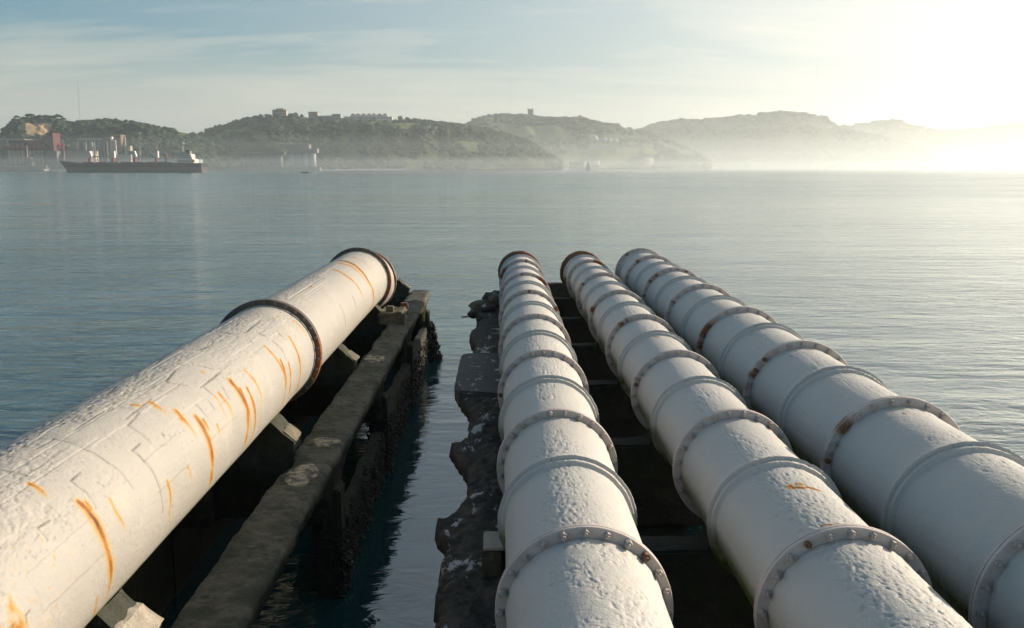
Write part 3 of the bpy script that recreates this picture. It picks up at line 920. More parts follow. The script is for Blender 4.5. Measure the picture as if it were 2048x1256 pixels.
building('wharf_shed', 258, 396, 319, 322, 1235, 20, 'teal_panel', 'long pale green wharf roofline behind the ship stern deck', 'shed', 0, 0, 'roof_grey', drop=8)
# distant grain store with white cylinders
wh = empty('white_silo_building', at(604, 337, 1300)); tag(wh, 'block of four wide pale silos under a grey roof in the mist', 'silo'); oo = wh.location.copy()
for k in range(4):
    u = 583.5 + k * 13.8
    a = at(u, 336.5, 1300); b_ = at(u, 306, 1300); rr = sz_(6.4, 1300)
    mb = MB(); mb.cyl((a.x, a.y + rr, a.z), (a.x, a.y + rr, b_.z), rr, None, 22); mb.build('silo', M['teal_panel'], wh, oo)
mb = MB(); ubox(mb, 574, 634, 297, 305.8, 1299, 14); mb.build('roof_gallery', M['roof_grey'], wh, oo)
mb = MB(); ubox(mb, 560, 618, 288.5, 298, 1312, 14); mb.build('rear_gallery', M['roof_grey'], wh, oo)
ds = empty('dim_silo_building', at(520, 337, 1310)); tag(ds, 'long dim row of grey silo cylinders left of the white ones', 'silo'); oo = ds.location.copy()
for k in range(8):
    u = 484 + k * 10.8
    a = at(u, 336.5, 1312); b_ = at(u, 309, 1312); rr = sz_(5.2, 1312)
    mb = MB(); mb.cyl((a.x, a.y + rr, a.z), (a.x, a.y + rr, b_.z), rr, None, 18); mb.build('silo', M['grey_wall'], ds, oo)
mb = MB(); ubox(mb, 478, 566, 303, 308.8, 1311, 12); mb.build('roof_gallery', M['roof_grey'], ds, oo)
building('quay_wall', 400, 640, 334, 337, 1265, 10, 'quay', 'long grey quay wall under the misty silos and hills', 'wall', drop=8)

# oil tanks
for u0, u1, v0, v1, lb, Y in ((937, 961, 317, 328, 'leftmost of the three white oil tanks, half hidden by a lower one', 1475), (941, 962, 320, 329, 'low white oil tank in front of the leftmost one', 1465),
                          (964, 990, 319.5, 329, 'middle white oil tank by the misty shore', 1470), (993, 1019, 319.5, 329, 'rightmost white oil tank by the misty shore', 1470)):
    a = at((u0 + u1) / 2, v1, Y); b_ = at((u0 + u1) / 2, v0 + 2, Y); rr = sz_((u1 - u0) / 2, Y)
    root = empty('oil_tank', a); tag(root, lb, 'tank', 'white oil tanks'); oo = a.copy()
    mb = MB(); mb.cyl((a.x, a.y, a.z - 3), (a.x, a.y, b_.z), rr, None, 28); mb.build('tank_shell', M['white_wall'], root, oo)
    mb = MB(); mb.cyl((a.x, a.y, b_.z), (a.x, a.y, b_.z + sz_(2, Y)), rr * 1.01, 1.0, 28); mb.build('tank_roof', M['white_wall'], root, oo)
building('warehouse', 941, 1018, 329.5, 333.5, 1450, 12, 'white_wall', 'low white warehouse in front of the white oil tanks', 'warehouse', 1, 12, None, drop=6)
building('warehouse', 1029, 1081, 321.5, 331, 1480, 30, 'cream_wall', 'long cream warehouse right of the oil tanks', 'warehouse', 1, 12, 'roof_grey', drop=6)
building('warehouse', 1140, 1168, 324, 330, 1540, 12, 'cream_wall', 'small pale warehouse just left of the sailing boat', 'warehouse', 1, 5, 'roof_grey', drop=8)
for u0, u1, v0, v1, Y, lb in ((1255, 1306, 313, 327, ground_Y(1280, 330, 2, 30), 'wide pale storage tank with low cone roof right of the sailing boat'), (1181, 1200, 319, 327, ground_Y(1190, 330, 2, 20), 'small pale tank right above the sailing boat')):
    a = at((u0 + u1) / 2, v1, Y); b_ = at((u0 + u1) / 2, v0 + 3, Y); rr = sz_((u1 - u0) / 2, Y)
    root = empty('storage_tank', a); tag(root, lb, 'tank'); oo = a.copy()
    mb = MB(); mb.cyl((a.x, a.y, a.z - 8), (a.x, a.y, b_.z), rr, None, 28); mb.build('tank_shell', M['cream_wall'], root, oo)
    mb = MB(); mb.cyl((a.x, a.y, b_.z), (a.x, a.y, b_.z + sz_(3, Y)), rr, 1.0, 28); mb.build('tank_roof', M['cream_wall'], root, oo)
# gas spheres
for u, v, r, lb in ((1188, 279, 8.6, 'leftmost and largest white gas sphere on the hillside terrace'), (1207.5, 281, 6.4, 'second white gas sphere from the left'), (1220, 282, 5.4, 'third white gas sphere from the left'), (1232, 282, 4.8, 'rightmost, smallest and faintest gas sphere')):
    Y = ground_Y(1205, 289, 2, 22)
    c_ = at(u, v, Y); rr = sz_(r, Y)
    root = empty('gas_sphere', (c_.x, c_.y, c_.z - rr * 1.2)); tag(root, lb, 'gas tank', 'white gas spheres'); oo = root.location.copy()
    mb = MB(); mb.ico(c_, rr, 3); o_ = mb.build('sphere_shell', M['white_wall'], root, oo)
    for p in o_.data.polygons: p.use_smooth = True
    mb = MB()
    for a in range(8):
        x = c_.x + math.cos(a * PI / 4) * rr * .92; y = c_.y + math.sin(a * PI / 4) * rr * .92
        mb.cyl((x, y, c_.z - rr * 2.2), (x, y, c_.z), rr * 0.05, None, 6)
    mb.build('support_legs', M['cream_wall'], root, oo)
building('plant_platform', 1180, 1232, 289.5, 292, ground_Y(1205, 289, 2, 45), 40, 'cream_wall', 'pale terrace wall the white gas spheres stand on', 'wall', drop=15)
building('low_building', 1256, 1284, 289, 293, ground_Y(1270, 294, 2, 14), 14, 'white_wall', 'low white shed on the slope right of the gas spheres', 'shed', 1, 6, 'roof_grey', drop=10)
building('white_tower', 1848, 1850.5, 260, 272, ground_Y(1849, 272, 4, 6), 5, 'white_wall', 'slim bright white tower block on the far right hill', 'tower', 4, 1, None, drop=12)

# ------------------------------------------------------------------ cargo ship
SHY = 880
def shp(u, v, dy=0):
    return at(u, v, SHY + dy)
wl = 0.0
sroot = empty('cargo_ship', (at(260, 340, SHY).x, SHY, 0)); tag(sroot, 'dark-hulled bulk cargo ship with white superstructure and four deck cranes', 'ship')
oo = sroot.location.copy()
xb, xs_ = shp(119, 330, 11).x, shp(401, 330).x
zb, zd, zmid = shp(120, 321).z, shp(200, 326).z, shp(200, 334.5).z
BW = 11.0
def hull(z0, z1f, name, m_, inset0=0.0):
    """plan sections along the length; z1f(t) is the top height"""
    n = 40
    VV = []
    for i in range(n + 1):
        t_ = i / n
        x = xb + (xs_ - xb) * t_
        full = min(1, (t_ / 0.16)) ** 0.6 * (1 if t_ < 0.93 else 1 - (t_ - 0.93) * 3.0)
        zt = z1f(t_)
        bwt = BW * full + 0.05
        # flare at the bow: lower waterline point lies further aft
        xo = x + (0.0 if t_ > 0.12 else (0.12 - t_) * 60 * 0.9)
        xo2 = x if z0 > 2 else xo
        xl = x + (max(0, 0.10 - t_) * 75 if z0 < 2 else max(0, 0.10 - t_) * 45)
        xt = x + (max(0, 0.10 - t_) * 45 if z0 < 2 else 0)
        VV.append([(xl, SHY + BW - bwt * .96, z0), (xt, SHY + BW - bwt, zt), (xt, SHY + BW + bwt, zt), (xl, SHY + BW + bwt * .96, z0)])
    VV = np.array(VV)
    me = grid_mesh(name, VV - np.array(oo), n + 1, 4, True, smooth=False)
    o_ = link(name, me, m_, sroot)
    bm = bmesh.new(); bm.from_mesh(me)
    bm.verts.ensure_lookup_table()
    bm.faces.new([bm.verts[k] for k in range(4)][::-1]); bm.faces.new([bm.verts[n * 4 + k] for k in range(4)])
    bm.to_mesh(me); bm.free()
hull(-0.6, lambda t_: zmid, 'boot_topping', M['boot_top'])
hull(zmid + 0.01, lambda t_: zd + (zb - zd) * max(0, 1 - t_ / 0.14) ** 1.0, 'hull', M['black_hull'])
mb = MB()
for k in range(7):
    u = 166 + 25 * k
    ubox(mb, u, u + 19, 323.6, 326.0, SHY + 5, 12)
mb.build('cargo_hatches', M['ship_deck'], sroot, oo)
# cranes
for u, side in ((180, 1), (226, 1), (269.5, 1), (313, 1)):
    p = shp(u, 326, 10); rr = 1.5
    cr = MB(); cr.cyl((p.x, p.y, p.z - 1), (p.x, p.y, shp(u, 315.5, 10).z), rr, rr * .9, 14); c_o = cr.build('crane_post', M['ship_red'], sroot, oo)
    a0 = shp(u - 2.4, 315.5, 9); a1 = shp(u + 2.6, 302, 9)
    cb_ = MB()
    if u in (226, 313):
        cb_.prism([(a0.x, a0.z), (a1.x, a0.z), (a1.x, a1.z), (a1.x - 1.2, a1.z), (a0.x, a0.z + (a1.z - a0.z) * .35)], 'y', p.y - 1.8, p.y + 1.8)
    else:
        cb_.prism([(a0.x, a1.z), (a0.x + 1.4, a1.z), (a1.x, a0.z + (a1.z - a0.z) * .3), (a1.x, a0.z), (a0.x + .4, a0.z)], 'y', p.y - 1.8, p.y + 1.8)
    cb_.build('crane_cab', M['ship_white'], sroot, oo)
for u0, u1 in ((182, 225), (272, 312)):
    a = shp(u0, 313.2, 10); b_ = shp(u1, 313.6, 10)
    j = MB(); j.cyl(a, b_, 0.45, 0.45, 6); j.cyl(a + Vector((0, 1.6, 0)), b_ + Vector((0, 1.6, 0)), 0.45, 0.45, 6)
    for k in range(9):
        q = a.lerp(b_, k / 9); q2 = a.lerp(b_, (k + 1) / 9)
        j.cyl(q, q2 + Vector((0, 1.6, 0)), 0.2, 0.2, 4)
    j.build('crane_jib', M['steel'], sroot, oo)
    hk = MB(); q = a.lerp(b_, 0.3); hk.cyl(q, q - Vector((0, 0, 3)), 0.25, 0.25, 6); hk.ico(q - Vector((0, 0, 3.2)), 0.9, 1); hk.build('crane_hook', M['steel'], sroot, oo)
# superstructure
for (u0, u1, v0, v1, dy, dd) in ((354, 386, 318, 327, 3, 16), (356, 381, 312.5, 318, 4, 14), (354.5, 379, 308.2, 312.5, 3, 16), (358, 374, 305, 308.2, 5, 11)):
    mb = MB(); ubox(mb, u0, u1, v0, v1, SHY + dy, dd, 0.15); dk = mb.build('deckhouse', M['ship_white'], sroot, oo)
    wb = MB(); n = int((u1 - u0) / 3.2)
    for k in range(n):
        ubox(wb, u0 + 1.2 + k * 3.2, u0 + 2.6 + k * 3.2, v0 + (v1 - v0) * .3, v0 + (v1 - v0) * .62, SHY + dy - 0.05, 0.3)
    o_ = wb.build('window_row', M['dark_glass'], dk, oo)
mb = MB(); ubox(mb, 371, 379, 302, 313, SHY + 6, 8, 0.4); mb.build('funnel', M['quay'], sroot, oo)
mb = MB(); ubox(mb, 371.5, 378.5, 300.4, 302, SHY + 6.5, 7); mb.build('funnel_top', M['black_hull'], sroot, oo)
mb = MB(); p = shp(366, 306, 10); q = shp(365, 284, 10); mb.cyl(p, q, 0.55, 0.3, 8)
for vv, w_ in ((288, 2.6), (290.5, 3.2), (285.5, 1.8)):
    a = shp(365 - w_, vv, 10); b_ = shp(365 + w_, vv, 10); mb.cyl(a, b_, 0.28, None, 6)
mb.ico(shp(366.5, 287, 10), 1.1, 2)
mb.build('radar_mast', M['ship_white'], sroot, oo)
mb = MB(); p = shp(375, 302, 10); mb.cyl(p, shp(374.8, 297, 10), 0.2, 0.12, 6); mb.build('aerial', M['ship_white'], sroot, oo)
mb = MB(); mb.prism([(shp(379, 327).x, shp(379, 327).z), (shp(386, 327).x, shp(386, 327).z), (shp(380, 310).x, shp(380, 310).z), (shp(377, 308).x, shp(377, 308).z)], 'y', SHY + 2.5, SHY + 5.5); mb.build('stair_tower', M['ship_white'], sroot, oo)
mb = MB(); mb.cyl(shp(384, 324, 3), shp(389, 321, 3), 1.1, 1.1, 8); mb.build('lifeboat', M['orange'], sroot, oo)
mb = MB(); p = shp(129, 321, 11); mb.cyl(p, shp(128.5, 302, 11), 0.4, 0.25, 8); mb.cyl(shp(127, 306, 11), shp(130.4, 306, 11), 0.2, None, 5); mb.build('fore_mast', M['ship_white'], sroot, oo)
mb = MB(); p = shp(332, 326, 9); mb.cyl(p, shp(332, 316, 9), 0.9, 0.8, 8); mb.ico(shp(332, 313, 9), 1.3, 2, (0.9, 0.9, 2.2)); mb.build('deck_mast', M['brick_wall'], sroot, oo)
mb = MB(); mb.cyl(shp(399, 326, 11), shp(399.5, 319, 11), 0.25, None, 5); mb.build('flag_staff', M['ship_white'], sroot, oo)

# quay mast behind the ship
a = at(281, 322, 1200); root = empty('lamp_post', a); tag(root, 'thin pale mast on the wharf behind the third ship crane', 'lamp post')
mb = MB(); mb.cyl((0, 0, -5), (0, 0, at(281, 296, 1200).z - a.z), 0.4, 0.3, 8); mb.build('pole', M['white_wall'], root)
mb = MB(); mb.box((-1.0, -.4, at(281, 296, 1200).z - a.z), (1.0, .4, at(281, 295, 1200).z - a.z)); mb.build('lamp_head', M['white_wall'], root)

# rowing boat with a person
def row_boat():
    Y = 770
    c_ = at(610, 346.5, Y); c_.z = 0
    root = empty('rowing_boat', c_); tag(root, 'small black open boat on the water below the misty silos', 'boat')
    n = 14; L = sz_(14, Y) ; V = []
    for i in range(n + 1):
        t_ = i / n * 2 - 1
        w_ = 0.85 * math.sqrt(max(0, 1 - abs(t_) ** 2.6)) + 0.03
        top = 0.95 + 0.35 * t_ * t_
        x = t_ * L / 2
        V.append([(x, -w_, top), (x * .93, -w_ * .55, -0.15), (x * .93, w_ * .55, -0.15), (x, w_, top), (x * .97, w_ * .86, top - 0.05), (x * .9, w_ * .45, 0.15), (x * .9, -w_ * .45, 0.15), (x * .97, -w_ * .86, top - 0.05)])
    me = grid_mesh('hull', np.array(V), n + 1, 8, True)
    link('hull', me, M['black_hull'], root)
    for x in (-1.4, 0.2, 1.6):
        mb = MB(); mb.box((x - .15, -.7, .62), (x + .15, .7, .68)); mb.build('thwart', M['ship_deck'], root)
    # seated person: one skinned body
    pr = person((c_.x + 0.9, c_.y, 0.68))


def person(loc):
    me = bpy.data.meshes.new('person')
    P = [((0, 0, 0.05), .15), ((0, 0, .32), .15), ((0, 0, .52), .17), ((0, 0, .62), .07), ((0, 0, .74), .10), ((0, 0, .84), .08),
         ((0, .2, .52), .06), ((-.12, .26, .28), .05), ((-.34, .2, .22), .04),
         ((0, -.2, .52), .06), ((-.12, -.26, .28), .05), ((-.34, -.2, .22), .04),
         ((0, .1, .02), .09), ((-.42, .12, .06), .075), ((-.50, .12, -.38), .055),
         ((0, -.1, .02), .09), ((-.42, -.12, .06), .075), ((-.50, -.12, -.38), .055)]
    E = [(0, 1), (1, 2), (2, 3), (3, 4), (4, 5), (2, 6), (6, 7), (7, 8), (2, 9), (9, 10), (10, 11), (0, 12), (12, 13), (13, 14), (0, 15), (15, 16), (16, 17)]
    me.from_pydata([p for p, _ in P], E, [])
    o = link('person', me, M['grey_wall'])
    o.location = loc
    sk = o.modifiers.new('skin', 'SKIN')
    for i, (_, r_) in enumerate(P):
        me.skin_vertices[0].data[i].radius = (r_, r_)
    me.skin_vertices[0].data[0].use_root = True
    o.modifiers.new('sub', 'SUBSURF').levels = 1
    tag(o, 'dark-clothed person sitting in the small black open boat', 'person')
    return o


row_boat()
# sailing boat
Y = 1250
c_ = at(1176, 334, Y); c_.z = 0
root = empty('sailing_boat', c_); tag(root, 'little sailing boat with one tall white sail in the mist', 'sailboat')
V = []
for i in range(13):
    t_ = i / 12 * 2 - 1
    w_ = 1.3 * math.sqrt(max(0, 1 - abs(t_) ** 2.4)) + 0.03
    V.append([(t_ * 4.6, -w_, 1.1), (t_ * 4.2, -w_ * .4, -.3), (t_ * 4.2, w_ * .4, -.3), (t_ * 4.6, w_, 1.1)])
link('hull', grid_mesh('hull', np.array(V), 13, 4, True), M['ship_white'], root)
mb = MB(); mb.prism([(t_ * 4.4, 0) for t_ in (0,)] + [(1, 0), (1, .1)], 'z', 0, 0) if False else mb.box((-2.2, -.7, 1.0), (1.0, .7, 1.6), .1); mb.build('cabin', M['ship_white'], root)
zt = at(1176, 317, Y).z
mb = MB(); mb.cyl((-0.2, 0, 1), (-0.2, 0, zt), .11, .07, 8); mb.build('mast', M['steel'], root)
mb = MB(); mb.prism([(-0.05, 1.9), (3.3, 2.0), (2.2, zt * .45), (0.0, zt - .4)], 'y', -.05, .05); mb.build('main_sail', M['sail'], root)
mb = MB(); mb.prism([(-0.35, 1.6), (-4.0, 1.4), (-0.35, zt * .8)], 'y', -.04, .04); mb.build('jib_sail', M['sail'], root)

# ------------------------------------------------------------------ pipes
def y_samples(y0, y1, h, extra, dens=1.0, dmin=0.007, dmax=0.05):
    ys_ = [y0]
    while ys_[-1] < y1:
        y = max(ys_[-1], 3.0)
        st = (y * y) / (900.0 * h) * dens
        if ys_[-1] < 3.0: st = 0.08
        ys_.append(ys_[-1] + min(max(st, dmin), dmax))
    ys_ += extra
    return np.unique(np.round(np.array(ys_), 4))


def stamp(F_, Ys, An, Rr, y0, a0, sy__, sa__, amp, mode='add', rot=0.0):
    """gaussian dab at (y0, angle a0), sizes in metres"""
    rad = max(sy__, sa__) * 2.3
    i0, i1 = np.searchsorted(Ys, (y0 - rad, y0 + rad))
    j0, j1 = np.searchsorted(An, (a0 - rad / Rr, a0 + rad / Rr))
    if i1 <= i0 or j1 <= j0: return
    dy = (Ys[i0:i1] - y0)[:, None]; da = ((An[j0:j1] - a0) * Rr)[None, :]
    if rot:
        c_, s_ = math.cos(rot), math.sin(rot)
        dy, da = dy * c_ + da * s_, -dy * s_ + da * c_
    g = amp * np.exp(-((dy / sy__) ** 2 + (da / sa__) ** 2))
    if mode == 'add': F_[i0:i1, j0:j1] += g
    else: F_[i0:i1, j0:j1] = np.maximum(F_[i0:i1, j0:j1], g)


def dents(H_, D_, Ys, An, Rr, n, ylo, yhi, alo, ahi, seed, depth=0.004, dirt=0.5, thr=0.5, size=(0.012, 0.03)):
    rg = np.random.default_rng(seed)
    k = 0; tries = 0
    while k < n and tries < n * 14:
        tries += 1
        # nearer to the camera gets more: what the photo resolves
        y = ylo + (yhi - ylo) * rg.random() ** 1.3
        a = alo + (ahi - alo) * rg.random()
        if fbm(y * 1.1, a * Rr * 3.0, 3, seed) < thr: continue
        s_ = rg.uniform(*size)
        d = depth * rg.uniform(0.5, 1.4)
        rt = rg.uniform(0.2, 1.1)
        stamp(H_, Ys, An, Rr, y, a, s_ * rg.uniform(0.5, 0.8), s_ * rg.uniform(0.9, 1.7), -d, 'add', rt)
        # raised lip
        stamp(H_, Ys, An, Rr, y - s_ * .9, a + s_ * 0.9 / Rr, s_ * 0.6, s_ * 0.9, d * 0.45, 'add', rt)
        if rg.random() < dirt:
            stamp(D_, Ys, An, Rr, y, a, s_ * 0.42, s_ * 0.7, rg.uniform(0.15, 0.45), 'max', rt)
        k += 1


def angles(lo, hi, n, nrest):
    a = np.linspace(lo, hi, n)
    b_ = np.linspace(hi, lo + 2 * PI, nrest + 2)[1:-1]
    return np.concatenate([a, b_])


BOLTS = {}
def bolt_mesh(key, rr, hh_, m_, seg=6, turn=0.0):
    if key in BOLTS: return BOLTS[key]
    mb = MB()
    a, b_ = (0, 0.0, 0), (0, -hh_, 0)
    mb.cyl(a, b_, rr, rr * 0.94, seg)
    mb.cyl((0, -hh_ + .001, 0), (0, -hh_ * 1.45, 0), rr * 0.52, rr * 0.45, 8)
    bmesh.ops.recalc_face_normals(mb.bm, faces=mb.bm.faces)
    me = bpy.data.meshes.new('bolt'); mb.bm.to_mesh(me); mb.bm.free()
    me.materials.append(m_)
    BOLTS[key] = me
    return me


def lathe_ring(name, prof, X, Z, m_, parent, origin, seg=192, rust=None, wob=0.0, seed=0):
    """prof: list of (y, r), closed ring"""
    an = np.linspace(0, 2 * PI, seg, endpoint=False)
    V = np.zeros((len(prof) + 1, seg, 3)); ra = np.zeros((len(prof) + 1, seg))
    for i in range(len(prof) + 1):
        y, r_ = prof[i % len(prof)]
        rr = r_ + wob * (fbm(an * 6, np.full(seg, 0.3), 3, seed) - 0.5)
        V[i, :, 0] = X + rr * np.sin(an); V[i, :, 1] = y + wob * 0.5 * (vn(an * 9, np.zeros(seg), seed + 1) - .5); V[i, :, 2] = Z + rr * np.cos(an)
        if rust is not None: ra[i] = rust(an, y, r_)
    me = grid_mesh(name, V - np.array(origin), len(prof) + 1, seg, True, {'rust': ra}, smooth=False)
    return link(name, me, m_, parent)


def bands(an, lst):
    r_ = np.zeros_like(an)
    for a0, a1, k in lst:
        c_ = (a0 + a1) / 2; hw = (a1 - a0) / 2
        d = np.abs((an - c_ + PI) % (2 * PI) - PI)
        r_ = np.maximum(r_, k * np.clip(1.4 - d / hw, 0, 1))
    return r_


def small_pipe(label, X, h, rb, rf, Y0, step, n, Yend, bolt_rng, rust_bands, seed, nd, end_extra):
    Z = CAMZ - h
    root = empty('pipe', (X, 6.0, Z)); tag(root, label, 'pipe', 'three ribbed pipes side by side')
    oo = np.array(root.location)
    fl = [Y0 + step * k for k in range(n)]
    rings = [f + step * 0.5 + 0.04 for f in [Y0 - step] + fl if f + step * 0.5 + 0.3 < Yend]
    extra = []
    for y in rings:
        extra += list(y + np.array([-.10, -.075, -.064, -.060, -.056, -.053, -.048, -.04, -.02, -.008, -.003, 0.0, .003, .006, .009, .013, .025, .045, .08, .13, .2]))
    Ys = y_samples(-2.0, Yend, h - rb, extra, 1.15, 0.008)
    An = angles(R(-112), R(112), 400, 50)
    H_ = np.zeros((len(Ys), len(An))); D_ = np.zeros_like(H_); Ru = np.zeros_like(H_); Mo = np.zeros_like(H_)
    YY, AA = Ys[:, None], An[None, :]
    base = np.full_like(H_, rb)
    def bump1(y, c_, w_, p=2): return np.exp(-np.abs((y - c_) / w_) ** p)
    for y in rings:
        up = YY - y
        e = 0.009
        base += np.where(up > 0, 0.062 * np.clip(1 - up / 0.30, 0, 1) ** 2.2, 0.0) * np.clip(up / e, 0, 1)
        base += 0.032 * np.clip((up + 0.062) / e, 0, 1) * np.clip((e * .6 - up) / e, 0, 1)
        H_ += (fbm(YY * 9, AA * 14, 3, seed + 7) - .5) * 0.008 * bump1(YY, y - .02, .10)
    for f in fl:
        base += 0.006 * bump1(YY, f - 0.06, 0.03)
    H_ += (fbm(YY * 1.6, AA * 2.0, 3, seed) - .5) * 0.006
    H_ += (fbm(YY * 14, AA * 11, 3, seed + 9) - .5) * 0.0018
    dents(H_, D_, Ys, An, rb, nd, 3.3, 17, R(-30), R(42), seed, 0.0042, 0.30, 0.47, (0.007, 0.016))
    dents(H_, D_, Ys, An, rb, nd // 3, 3.3, 14, R(-80), R(80), seed + 1, 0.0016, 0.12, 0.40, (0.007, 0.016))
    for y0, a0, sy__, sa__, k in rust_bands.get('spots', []):
        for _ in range(5):
            stamp(Ru, Ys, An, rb, y0 + rnd.uniform(-1, 1) * sy__, R(a0) + rnd.uniform(-1, 1) * sa__ / rb, sy__ * .5, sa__ * .6, k, 'max')
    # algae low on the sides
    Mo = np.clip((np.abs(AA) - R(86)) / R(16), 0, 1) * (0.4 + fbm(YY * 1.3, AA * 2, 3, seed + 4)) + 0 * YY
    rr = base + H_
    V = np.zeros(H_.shape + (3,))
    V[..., 0] = X + rr * np.sin(AA); V[..., 1] = YY + 0 * AA; V[..., 2] = Z + rr * np.cos(AA)
    me = grid_mesh('pipe_body', V - oo, len(Ys), len(An), True, {'dirt': D_, 'rust': Ru, 'moss': Mo})
    link('pipe_body', me, M['paint'], root)
    bm_ = bolt_mesh(('b', rf), 0.025, 0.034, M['bolt'], 6)
    br_ = bolt_mesh(('r', rf), 0.025, 0.034, M['bolt_rust'], 6)
    nb = 24
    for k, f in enumerate(fl + [Yend]):
        last = k == len(fl)
        T_ = 0.030
        g = 0.004
        rbs = rust_bands.get(k, [])
        def rust_f(an, y, r_, rbs=rbs, k=k):
            v_ = bands(an, [(R(a), R(b_), s_) for a, b_, s_ in rbs])
            v_ = v_ * np.clip(1.9 * fbm(an * 9, an * 0 + y, 4, 61) - 0.25, 0, 1.2)
            if r_ < rf - 0.02: v_ = v_ * 1.5
            return v_
        prof = [(f - T_, rb - .02), (f - T_, rf - .004), (f - T_ + .004, rf), (f - g, rf), (f - g, rf - .012), (f + g, rf - .012), (f + g, rf), (f + T_ - .004, rf), (f + T_, rf - .004), (f + T_, rb - .02)]
        fm = M['flange'] if not (last and end_extra) else M['flange_brown']
        fo = lathe_ring('flange', prof, X, Z, fm, root, oo, 192, rust_f, 0.003, seed + k)
        if last and not end_extra: pass
        if last and end_extra: continue
        for b in range(nb):
            a = (b + 0.5 * (k % 2)) * 360 / nb
            if a > 180: a -= 360
            if not (bolt_rng[0] <= a <= bolt_rng[1]): continue
            rrb = rf - (rf - rb) * 0.46
            ru = bool(bands(np.array([R(a)]), [(R(p), R(q), s_) for p, q, s_ in rbs])[0] > 0.35) or rnd.random() < 0.03
            bo = bpy.data.objects.new('bolt', br_ if ru else bm_)
            C.objects.link(bo); bo.parent = fo
            bo.location = (rrb * math.sin(R(a)), f - T_ - oo[1] + 0.001, rrb * math.cos(R(a)))
            bo.rotation_euler = (0, rnd.uniform(0, 1.0), 0)
            s_ = rnd.uniform(0.9, 1.15); bo.scale = (s_, s_ * rnd.uniform(.85, 1.2), s_)
    if end_extra:   # the rusted blank rim bolted on the mouth
        y = Yend + 0.12
        prof = [(y - .07, rb - .03), (y - .07, rf + .004), (y + .03, rf + .012), (y + .05, rf), (y + .05, rb - .06)]
        lathe_ring('end_rim', prof, X - 0.02, Z + 0.005, M['flange_brown'], root, oo, 160, None, 0.02, seed + 50)
    return root


small_pipe('left one of the three ribbed white pipes, its footing beside the broken dark ledge', 0.51, 2.70, 0.48, 0.55, 5.19, 2.675, 7, 23.1, (-98, 98),
           {5: [(25, 60, .8)], 6: [(8, 14, 1.0), (-80, -45, .8)], 7: [(0, 90, 1)], 4: [(60, 75, .7)], 'spots': [(3.72, 16, .05, .06, 1.0), (17.5, 15, .05, .03, .5)]}, 21, 4200, True)
small_pipe('middle one of the three ribbed white pipes, with orange rust flecks on its top', 2.128, 2.72, 0.48, 0.555, 5.20, 2.69, 7, 23.2, (-114, 62),
           {3: [(-50, -22, .8)], 4: [(-75, -60, .6)], 5: [(-60, -50, .5)], 6: [(10, 40, 1.0)], 2: [(-80, -65, .5)], 'spots': [(6.1, -3, .05, .05, .6), (6.06, 5, .03, .07, .95), (5.4, 6, .02, .10, .8), (11.8, -6, .03, .03, .8)]}, 43, 4200, True)
small_pipe('thickest and rightmost of the three ribbed pipes, with rust in its left flange corners', 3.44, 2.60, 0.565, 0.645, 4.97, 2.545, 7, 21.95, (-128, 52),
           {1: [(-60, -42, .9), (-90, -75, .5)], 0: [(-90, -60, .35)], 2: [(-80, -28, .55)], 3: [(-95, -40, .8)], 4: [(-60, -55, .6)], 5: [(-60, -30, .6)], 6: [(-40, -30, .7)], 7: [(-40, -30, .6)], 'spots': []}, 65, 3000, False)

# --- the big left pipe
XD, HD, RD, RDF = -3.14, 2.47, 0.645, 0.73
ZD = CAMZ - HD


def oncyl(u, v):
    d = ray(u, v); o = Vector((0, 0, CAMZ))
    a = d.x ** 2 + d.z ** 2
    b_ = 2 * ((o.x - XD) * d.x + (o.z - ZD) * d.z)
    c_ = (o.x - XD) ** 2 + (o.z - ZD) ** 2 - RD ** 2
    disc = b_ * b_ - 4 * a * c_
    if disc < 0:
        t_ = -b_ / (2 * a)
    else:
        t_ = (-b_ - math.sqrt(disc)) / (2 * a)
    p = o + d * t_
    return p.y, math.atan2(p.x - XD, p.z - ZD)


def poly_on(pts, step=0.006):
    q = [oncyl(*p) for p in pts]
    out_ = []
    for (y0, a0), (y1, a1) in zip(q[:-1], q[1:]):
        L = math.hypot(y1 - y0, (a1 - a0) * RD)
        n = max(1, int(L / step))
        for k in range(n):
            t_ = k / n
            out_.append((y0 + (y1 - y0) * t_, a0 + (a1 - a0) * t_))
    out_.append(q[-1])
    return out_


root = empty('pipe', (XD, 8.0, ZD)); tag(root, 'big cream pipe on the left with long orange rust streaks and cracked paint', 'pipe')
oo = np.array(root.location)
Ys = y_samples(-2.0, 19.72, HD - RD, [], 0.85, 0.008, 0.03)
An = angles(R(-70), R(140), 620, 60)
H_ = np.zeros((len(Ys), len(An))); D_ = np.zeros_like(H_); Ru = np.zeros_like(H_)
YY, AA = Ys[:, None], An[None, :]
H_ += (fbm(YY * 1.6, AA * 2.2, 3, 301) - .5) * 0.010
H_ += (fbm(YY * 12, AA * 9, 3, 305) - .5) * 0.003
dents(H_, D_, Ys, An, RD, 3800, 3.2, 13, R(-22), R(60), 310, 0.0035, 0.35, 0.50, (0.009, 0.022))
dents(H_, D_, Ys, An, RD, 2600, 3.2, 12, R(0), R(135), 311, 0.0016, 0.35, 0.46, (0.007, 0.016))
dents(H_, D_, Ys, An, RD, 1300, 3.2, 18, R(-18), R(12), 312, 0.006, 0.75, 0.52, (0.010, 0.024))
